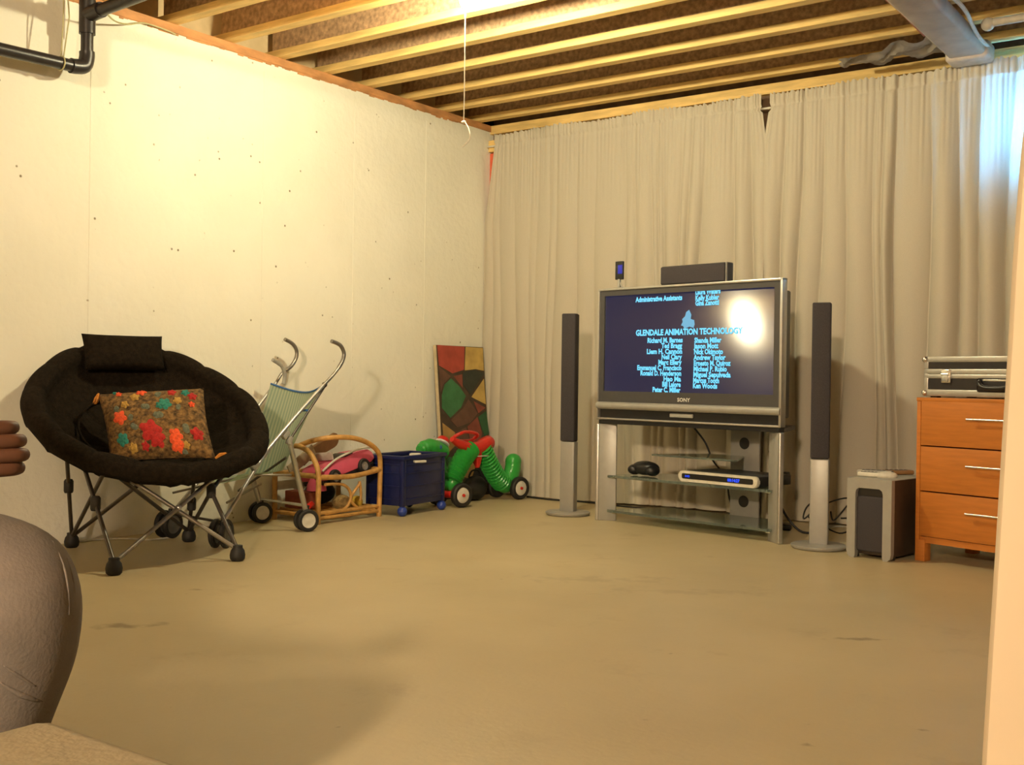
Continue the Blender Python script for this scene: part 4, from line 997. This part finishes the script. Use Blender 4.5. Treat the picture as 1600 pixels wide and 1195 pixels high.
# ------------------------------------------------------------------ round folding lounge chair
cf = {'FL': at(178, 898, Z=0), 'FR': at(371, 876, Z=0), 'BR': at(295, 846, Z=0), 'BL': at(112, 855, Z=0)}
MCH = thing('moon_chair', 'large round folding lounge chair with dark quilted cushion on crossed legs', 'chair', (.45, -2.98, 0))
Cc = at(237, 644, D=4.60); az = math.atan2(CAM.y - Cc.y, CAM.x - Cc.x) + math.radians(20); el = math.radians(58)
hdir = Vector((math.cos(az), math.sin(az), 0)); sdir = Vector((-math.sin(az), math.cos(az), 0))
nrm = hdir * math.cos(el) + Vector((0, 0, math.sin(el))); bdir = -hdir * math.sin(el) + Vector((0, 0, math.cos(el)))
MCc = Matrix(((sdir.x, bdir.x, nrm.x, Cc.x), (sdir.y, bdir.y, nrm.y, Cc.y), (sdir.z, bdir.z, nrm.z, Cc.z), (0, 0, 0, 1)))
RR = .446; bm = BM(); NA = 144
prof = []
for k in range(9):  # outer shell from centre to rim
    r = k / 8; prof.append((RR * 1.0 * r, -.235 + .20 * r ** 2.4))
tr = .045
for k in range(1, 10):
    a = -PI * .38 + (PI * 1.45) * k / 9; prof.append((RR + tr * math.cos(a) * 1.0, .0 + tr * math.sin(a)))
for k in range(1, 14):
    r = 1 - k / 13; prof.append(((RR - .055) * r, -.03 + -.155 * (1 - r ** 2.2)))
rings = []
for (r, z) in prof:
    if r < 1e-5: rings.append([bm.verts.new((0, 0, z))]); continue
    row = []
    for i in range(NA):
        a = 2 * PI * i / NA
        q = abs(math.sin(a * 8)) ** .5; dz = -.012 * (1 - q) if r > .1 and z > -.16 else 0
        rr_ = r * (1 + .012 * math.sin(3 * a + 1) + .008 * math.sin(7 * a))
        sag = -.02 * math.cos(2 * a) * (r / RR) ** 2
        row.append(bm.verts.new((rr_ * math.cos(a) * 1.02, rr_ * math.sin(a), z + dz + sag)))
    rings.append(row)
for A_, B_ in zip(rings, rings[1:]):
    for k in range(NA):
        vs = []
        for v in (A_[k % len(A_)], A_[(k + 1) % len(A_)], B_[(k + 1) % len(B_)], B_[k % len(B_)]):
            if v not in vs: vs.append(v)
        if len(vs) > 2: bm.faces.new(vs)
bm.transform(MCc)
cu_ = finish('round_cushion', bm, M_cushion, MCH, world=True, angle=180)
# stitched ring seam on the bowl
finish('seam_ring', tube(BM(), [MCc @ Vector((.27 * math.cos(a), .27 * math.sin(a), -.098 + -.02 * math.cos(2 * a) * .36)) for a in [2 * PI * k / 60 for k in range(60)]], .005, 6, closed=True), M_cushion, cu_, world=True)
for dz, rr_ in ((-.03, RR + .012),):
    finish('rim_tube', tube(BM(), [MCc @ Vector((rr_ * math.cos(a) * 1.01, rr_ * math.sin(a), -.032 - .02 * math.cos(2 * a))) for a in [2 * PI * k / 72 for k in range(72)]], .011, 8, closed=True), M_tubedark, MCH, world=True)
# head pillow over the rim
hpC = at(194, 551, D=4.82)
bmp = puff(.352, .163, .10, 22, 14, .6, .3); bmp.transform(frame_to(hpC, (0, 0, 1), sdir) @ Matrix.Rotation(-.30, 4, 'X'))
finish('head_pillow', bmp, M_cushion, MCH, world=True, angle=180)
Zf = Vector((0, 0, .045))
def leg(nm, a, b, m=M_tubedark, r=.0085): return finish(nm, tube(BM(), [a, b], r, 10), m, MCH, world=True)
fl, fr_, br, bl_ = (cf[k] + Zf for k in ('FL', 'FR', 'BR', 'BL'))
def under(x, y, off=-.075):
    d = ray(x, y); P0 = Cc + nrm * off; return CAM + d * ((P0 - CAM).dot(nrm) / d.dot(nrm))
B_t = under(350, 733); A_t = under(187, 738); FLu = under(124, 706); FRu = under(312, 735, -.12); BLu = under(103, 690, -.10); BRu = under(304, 742, -.20); RBu = under(364, 722, -.09)
J1 = at(330, 767, D=4.52); J2 = at(104, 757, D=4.72)
leg('leg_tube', fl, B_t, M_tubegrey); leg('leg_tube', fr_, A_t, M_tubegrey)
leg('leg_tube', fl, FLu); leg('leg_tube', fr_, J1); leg('leg_tube', J1, RBu); leg('leg_tube', J1, FRu)
leg('leg_tube', bl_, BLu); leg('leg_tube', bl_, under(164, 735)); leg('leg_tube', bl_, under(236, 742, -.15))
leg('leg_tube', br, BRu); leg('leg_tube', br, J1); leg('leg_tube', br, under(185, 745, -.12))
for p in (fl.lerp(FLu, .52), J1, bl_.lerp(BLu, .55), br.lerp(BRu, .5)):
    finish('slide_joint', lathe(BM(), [(.016, -.028), (.019, -.02), (.019, .02), (.014, .028)], 12, Matrix.Translation(p)), M_rubber, MCH, world=True)
for p in (A_t, B_t, FLu, RBu): finish('rim_joint', ball(BM(), p, .02, u=12, v=8), M_rubber, MCH, world=True)
finish('cross_pivot', ball(BM(), fl.lerp(B_t, .56), .012, u=10, v=8), M_alu, MCH, world=True)
for k in cf: 
    ft = cf[k]; finish('rubber_foot', lathe(BM(), [(0, 0), (.022, 0), (.029, .008), (.031, .024), (.027, .042), (.020, .052), (.020, .062), (0, .064)], 20, Matrix.Translation(ft)), M_rubber, MCH, world=True)

# floral pillow
def vray(x, y, D): return at(x, y, D=D)
PQ = [vray(152, 616, 4.59), vray(318, 606, 4.59), vray(337, 716, 4.35), vray(172, 722, 4.35)]
PL = thing('floral_pillow', 'brown embroidered pillow with red, orange and teal flowers on the round chair', 'pillow', (PQ[0] + PQ[1] + PQ[2] + PQ[3]) / 4)
def bil(u, v): return PQ[0].lerp(PQ[1], u).lerp(PQ[3].lerp(PQ[2], u), v)
pn = (PQ[1] - PQ[0]).cross(PQ[3] - PQ[0]).normalized(); pn = pn if pn.dot(CAM - PQ[0]) > 0 else -pn
def psurf(u, v, off=0):
    k = (max(0, 1 - (2 * u - 1) ** 2) * max(0, 1 - (2 * v - 1) ** 2)) ** .42
    cu_ = u + (.5 - u) * .05 * (1 - (2 * v - 1) ** 2); cv_ = v + (.5 - v) * .06 * (1 - (2 * u - 1) ** 2)
    return bil(cu_, cv_) + pn * (.055 * k + off)
M_pil = mat('embroidered_brown', (.085, .042, .010), .9, var=.6, nscale=55, bump=.8, bscale=110, col2=(.17, .095, .028))
bm = BM(); G = {}; NN = 28
for s in (0, 1):
    for i in range(NN + 1):
        for j in range(NN + 1):
            if s == 1 and (i in (0, NN) or j in (0, NN)): G[s, i, j] = G[0, i, j]; continue
            u, v = i / NN, j / NN
            p = psurf(u, v) if s == 0 else psurf(u, v) - pn * (.11 * (max(0, 1 - (2 * u - 1) ** 2) * max(0, 1 - (2 * v - 1) ** 2)) ** .42)
            G[s, i, j] = bm.verts.new(p)
    for i in range(NN):
        for j in range(NN):
            try: bm.faces.new((G[s, i, j], G[s, i + 1, j], G[s, i + 1, j + 1], G[s, i, j + 1]))
            except ValueError: pass
po = finish('pillow_cover', bm, M_pil, PL, world=True, angle=180)
fcol = {'o': (.80, .10, .025), 'r': (.42, .015, .012), 't': (.02, .22, .17), 'y': (.45, .27, .05), 'l': (.13, .15, .10)}
fm = {k: mat('thread_' + k, v, .85, var=.25, nscale=90, bump=.6) for k, v in fcol.items()}
FLW = [('o', 400, 490, 75), ('r', 740, 650, 115), ('r', 800, 725, 85), ('o', 1000, 690, 70), ('o', 1010, 770, 75), ('r', 1220, 650, 65), ('t', 430, 715, 65), ('t', 885, 345, 70), ('t', 835, 365, 45), ('o', 620, 172, 55), ('o', 385, 195, 36),
       ('t', 345, 175, 28), ('r', 940, 190, 46), ('t', 1080, 190, 44), ('r', 1160, 235, 44), ('o', 1165, 335, 32), ('y', 560, 250, 52), ('y', 455, 345, 44), ('y', 1015, 300, 44), ('y', 545, 800, 46), ('y', 1100, 770, 36), ('r', 675, 790, 42),
       ('l', 680, 380, 44), ('l', 820, 480, 50), ('l', 520, 500, 34), ('l', 1030, 380, 32), ('l', 1110, 610, 46), ('l', 560, 600, 40), ('l', 800, 215, 40), ('l', 360, 390, 34), ('l', 1080, 850, 40)]
qx = [(150, 160), (1245, 100), (1370, 845), (280, 880)]
def invbil(x, y):
    u = v = .5
    for _ in range(12):
        def f(u, v):
            a = [qx[0][i] * (1 - u) + qx[1][i] * u for i in (0, 1)]; b = [qx[3][i] * (1 - u) + qx[2][i] * u for i in (0, 1)]
            return a[0] * (1 - v) + b[0] * v - x, a[1] * (1 - v) + b[1] * v - y
        f0 = f(u, v); fu = f(u + 1e-3, v); fv = f(u, v + 1e-3)
        a, c_ = (fu[0] - f0[0]) / 1e-3, (fu[1] - f0[1]) / 1e-3; b, d = (fv[0] - f0[0]) / 1e-3, (fv[1] - f0[1]) / 1e-3
        D_ = a * d - b * c_; u -= (d * f0[0] - b * f0[1]) / D_; v -= (-c_ * f0[0] + a * f0[1]) / D_
    return u, v
for key, x, y, r in FLW:
    u0, v0 = invbil(x, y); bm = BM(); ru = r * 1.12 / 1090; rv = r * 1.12 / 740
    cen = bm.verts.new(psurf(u0, v0, .006)); ring = []; mid = []
    NP = 5 if key != 'l' else 2; n = 30; ph0 = random.random() * 6
    for i in range(n):
        a = 2 * PI * i / n; k = (.62 + .38 * abs(math.cos(NP * a / 2 + ph0))) * random.uniform(.93, 1.05)
        uu = min(.985, max(.015, u0 + ru * k * math.cos(a))); vv = min(.985, max(.015, v0 + rv * k * math.sin(a)))
        um = u0 + (uu - u0) * .6; vm = v0 + (vv - v0) * .6
        mid.append(bm.verts.new(psurf(um, vm, .0065 + .0015 * math.cos(NP * a)))); ring.append(bm.verts.new(psurf(uu, vv, .0005)))
    for i in range(n):
        j = (i + 1) % n; bm.faces.new((cen, mid[i], mid[j])); bm.faces.new((mid[i], ring[i], ring[j], mid[j]))
    finish('embroidered_leaf' if key == 'l' else 'embroidered_flower', bm, fm[key], po, world=True)
M_tas = mat('ochre_fringe', (.62, .25, .04), .85, bump=.5)
for (x, y, D, dx, dy, s) in ((152, 622, 4.57, -.4, -1, 1), (344, 712, 4.31, 1, .45, 1)):
    c = vray(x, y, D); bm = BM()
    for k in range(16):
        a = random.uniform(-.5, .5); d0 = (RT * (-.3 if x < 200 else 1) + UP * (-1 if x < 200 else .5)).normalized(); d1 = (d0 + RT * a * .5 - FW * random.uniform(-.3, .3)).normalized()
        L_ = random.uniform(.03, .048); c0 = c - d0 * .02
        tube(bm, [c0, c0 + d1 * L_ * .6 + UP * .004, c0 + d1 * L_], [.004, .0045, .001], 5)
    finish('corner_fringe', bm, M_tas, PL, world=True)

# ------------------------------------------------------------------ sofa the picture is taken from
SF = thing('sofa', 'beige sofa facing the television, its seat cushion corner showing at the bottom left', 'sofa', (3.4, -5.8, 0))
M_sofa = mat('beige_sofa', (.42, .36, .23), .9, nscale=40, bump=.15, var=.04)
finish('seat_base', bx((1.75, -6.35, .06), (5.15, -5.36, .27), .03, 3), M_sofa, SF, world=True)
for a, b, f in ((3.402, 4.25, -5.218), (4.26, 4.95, -5.218), (2.0, 3.22, -5.30)):
    finish('seat_cushion', bx((a, -6.15, .27), (b, f, .42), .022, 4), M_sofa, SF, world=True)
finish('backrest', bx((1.75, -6.5, .1), (5.15, -6.16, .78), .08, 4), M_sofa, SF, world=True)
for x in (1.75, 4.95): finish('arm', bx((x, -6.4, .06), (x + .2, -5.38, .56), .06, 4), M_sofa, SF, world=True)
for x in (1.85, 5.02):
    for y in (-6.3, -5.5): finish('foot', bx((x, y, 0), (x + .05, y + .05, .07)), M_rubber, SF, world=True)

# ------------------------------------------------------------------ person seated at the left of the viewpoint
M_skin = mat('skin', (.12, .05, .026), .6, var=.08)
M_trous = mat('grey_sweatpants', (.22, .195, .175), .95, var=.06, nscale=30, bump=.12, bscale=240, spec=.12)
M_shirt = mat('dark_shirt', (.05, .05, .06), .9, bump=.2)
def skin_mesh(nm, chains, m, parent, sub=2):
    vs = []; rs = []; es = []; idx = {}
    def vid(p, r):
        k = tuple(round(c, 5) for c in p)
        if k not in idx: idx[k] = len(vs); vs.append(Vector(p)); rs.append(r)
        return idx[k]
    for ch in chains:
        for (p, r), (q, r2) in zip(ch, ch[1:]): es.append((vid(p, r), vid(q, r2)))
    me = bpy.data.meshes.new(nm); me.from_pydata(vs, es, []); o = bpy.data.objects.new(nm, me); COL.objects.link(o)
    o.modifiers.new('skin', 'SKIN')
    for i, r in enumerate(rs):
        sv = me.skin_vertices[0].data[i]; sv.radius = (r, r); sv.use_root = (i == 0)
    sb_ = o.modifiers.new('sub', 'SUBSURF'); sb_.levels = sub; sb_.render_levels = sub
    dg = bpy.context.evaluated_depsgraph_get(); nmesh = bpy.data.meshes.new_from_object(o.evaluated_get(dg))
    bpy.data.objects.remove(o); bpy.data.meshes.remove(me)
    bm = bmesh.new(); bm.from_mesh(nmesh); bpy.data.meshes.remove(nmesh)
    return finish(nm, bm, m, parent, world=True, angle=180)
KN = at(10, 921, D=1.30); HIP = Vector((2.80, -5.55, .515)); ANK = at(-70, 1330, D=1.36); CALF = at(-16, 1075, D=1.31)
PE = Vector((2.68, -5.62, .53)); HIPL = Vector((2.56, -5.56, .515)); KNL = Vector((2.52, -5.08, .49)); ANKL = Vector((2.50, -5.05, .10))
SH = Vector((2.40, -5.72, .96)); NK = Vector((2.36, -5.70, 1.04)); HD = Vector((2.33, -5.66, 1.16))
HP = at(-76, 702, D=1.30); WR = at(-160, 714, D=1.27)
EL = Vector((2.84, -5.50, .70)); SHR = Vector((2.58, -5.70, .99)); SHL = Vector((2.24, -5.70, .91)); ELL = Vector((2.20, -5.52, .66)); WRL = Vector((2.42, -5.30, .63)); HPL = Vector((2.47, -5.23, .62))
PR = thing('person', 'person in grey sweatpants seated on the sofa, bent knee and hand at left edge', 'person', (2.74, -5.45, 0))
def fingers(hp, fwd, up_, side, r=.0105, curl=1):
    out = []
    for k, (o_, L_) in enumerate(((.024, .052), (.008, .062), (-.009, .066), (-.025, .060))):
        b0 = hp + up_ * o_ + fwd * .018; b1 = b0 + fwd * L_ * .45 + side * .004; b2 = b0 + fwd * L_ * .80 + side * .020 * curl; b3 = b0 + fwd * L_ * .92 + side * .042 * curl
        out.append([(hp, .026), (b0, .013), (b1, r), (b2, r * .95), (b3, r * .8)])
    t0 = hp + up_ * .034 - fwd * .012; out.append([(hp, .026), (t0, .013), (t0 + up_ * .014 + fwd * .026 + side * .02, .010), (t0 + up_ * .008 + fwd * .05 + side * .032, .0085)])
    return out
ff = RT * .96 + FW * .2
body = [[(PE, .13), (Vector((2.58, -5.68, .75)), .12), (SH, .11), (NK, .055), (HD, .085), (HD + Vector((0, 0, .06)), .075)],
        [(PE, .13), (HIP, .085), ((HIP + KN) / 2, .075), (KN, .058), (CALF, .052), (ANK, .036), (ANK + Vector((.02, .14, -.04)), .032)],
        [(PE, .13), (HIPL, .085), ((HIPL + KNL) / 2, .075), (KNL, .058), ((KNL + ANKL) / 2, .052), (ANKL, .036), (ANKL + Vector((0, .14, -.04)), .032)],
        [(SH, .11), (SHR, .06), (EL, .042), (WR, .028), (HP, .026)], [(SH, .11), (SHL, .06), (ELL, .042), (WRL, .028), (HPL, .026)]]
body += fingers(HP, ff.normalized(), Vector((0, 0, 1)), FW * .9 - RT * .3) + fingers(HPL, Vector((.1, .95, -.3)).normalized(), Vector((1, 0, 0)), Vector((0, 0, -1)), curl=.4)
bo = skin_mesh('body', body, M_skin, PR, 2)
def sk(a, b, t): return a.lerp(b, t)
tr_ = [[(PE, .15), (HIP, .112), (sk(HIP, KN, .5), .104), (sk(HIP, KN, .85), .114), (KN, .116), (sk(KN, CALF, .45), .106), (CALF, .086), (sk(CALF, ANK, .6), .070), (ANK + Vector((0, 0, .04)), .058)],
       [(PE, .15), (HIPL, .112), (sk(HIPL, KNL, .5), .104), (KNL, .094), (sk(KNL, ANKL, .4), .082), (ANKL + Vector((0, 0, .04)), .058)]]
to = skin_mesh('trousers', tr_, M_trous, PR, 3)
def kpt(x, y, R_=.0885):
    d = ray(x, y).normalized(); c = KN - CAM; b = c.dot(d); h = c.length_squared - b * b
    return CAM + d * (b - math.sqrt(max(R_ * R_ - h, 0)))
def fold(pts, r, R_=.106):
    P = [at(x, y, D=1.20) for x, y in pts]; out_ = []
    for p in P:   # rest the fold on the cloth by walking the ray in to the trouser mesh
        d = (p - CAM).normalized(); hit, loc, nn_, fi = TB.ray_cast(CAM, d); 
        if loc is not None and hit is not None: out_.append(loc)
    return out_
from mathutils.bvhtree import BVHTree
class _T:
    def __init__(s_, o):
        bm_ = bmesh.new(); bm_.from_mesh(o.data); bm_.transform(PR.matrix_basis); s_.t = BVHTree.FromBMesh(bm_); bm_.free()
    def ray_cast(s_, o, d):
        l, n_, i_, ds_ = s_.t.ray_cast(o, d); return (l is not None, l, n_, i_)
TB = _T(to)
for pts, r in (([(60, 820), (82, 845), (98, 880), (106, 920), (108, 960)], .0016), ([(88, 838), (104, 872), (114, 905), (118, 945)], .0014), ([(0, 1065), (22, 1080), (45, 1090), (66, 1096)], .0035), ([(6, 1040), (30, 1056), (56, 1072)], .002)):
    P = fold(pts, r)
    if len(P) > 2:
        P = catmull(P, 6); nP = len(P)
        finish('fabric_fold', tube(BM(), P, [max(.0008, r * math.sin(PI * (k + .3) / (nP + .4))) for k in range(nP)], 12), M_trous, to, world=True, angle=180)
skin_mesh('shirt', [[(Vector((2.68, -5.64, .56)), .155), (Vector((2.58, -5.68, .75)), .145), (SH, .125), (NK - Vector((0, 0, .03)), .07)], [(SH, .125), (SHR, .075), (EL, .056), (sk(EL, WR, .8), .042)], [(SH, .125), (SHL, .075), (ELL, .056), (sk(ELL, WRL, .8), .042)]], M_shirt, PR, 2)
hair = BM(); ball(hair, HD + Vector((0, -.022, .055)), .104, (.88, 1.0, .95)); finish('hair', hair, mat('dark_hair', (.03, .02, .015), .8, bump=.5), PR, world=True)
for sx in (-1, 1):
    finish('eye', ball(BM(), HD + Vector((sx * .030, .072, .022)), .012), M_white, PR, world=True)
    finish('ear', ball(BM(), HD + Vector((sx * .080, .0, .015)), .024, (.4, .8, 1.2)), M_skin, PR, world=True)
finish('nose', ball(BM(), HD + Vector((0, .088, .0)), .016, (.8, 1, 1.4)), M_skin, PR, world=True)
finish('mouth', ball(BM(), HD + Vector((0, .078, -.034)), .020, (1.2, .4, .35)), mat('lips', (.25, .08, .06), .5), PR, world=True)
for c, d in ((ANK, (.02, .14)), (ANKL, (0, .14))):
    finish('sock', bx((c.x - .042, c.y - .05, .004), (c.x + .042 + d[0], c.y + .21, .085), .035, 4), M_white, PR, world=True)

# ------------------------------------------------------------------ cream column in the right foreground
DC = 1.75
e_px = [(1628, 100), (1606, 170), (1597, 230), (1589, 330), (1582, 430), (1576, 540), (1567, 680), (1556, 860), (1545, 1030), (1535, 1195), (1528, 1320)]
E_ = [at(x, y, D=DC) for x, y in e_px]
dirE = (E_[-1] - E_[-2]); E_.append(E_[-1] + dirE * ((0.0 - E_[-1].z) / dirE.z))
topd = (E_[0] - E_[1]); E_.insert(0, Vector((E_[0].x + RT.x * .12, E_[0].y + RT.y * .12, E_[0].z + .10)))
E_.insert(0, E_[0] + RT * .10 + Vector((0, 0, 2.385 - E_[0].z)))
E_ = catmull(E_, 4)
rth = Vector((RT.x, RT.y, 0)).normalized(); fwh = Vector((FW.x, FW.y, 0)).normalized()
sec = [(.066, .13), (.022, .05), (.008, .020), (.010, .008), (.022, 0), (.10, -.004), (.20, 0), (.42, .0), (.42, .14), (.09, .145), (.075, .14)]
bm = BM(); rs = [[bm.verts.new(p + rth * a + fwh * b) for a, b in sec] for p in E_]
for A_, B_ in zip(rs, rs[1:]):
    for k in range(len(sec)): bm.faces.new((A_[k], A_[(k + 1) % len(sec)], B_[(k + 1) % len(sec)], B_[k]))
bm.faces.new(rs[0]); bm.faces.new(rs[-1])
tag(finish('column', bm, M_column), 'smooth cream column with soft rounded edge in the right foreground', 'column')
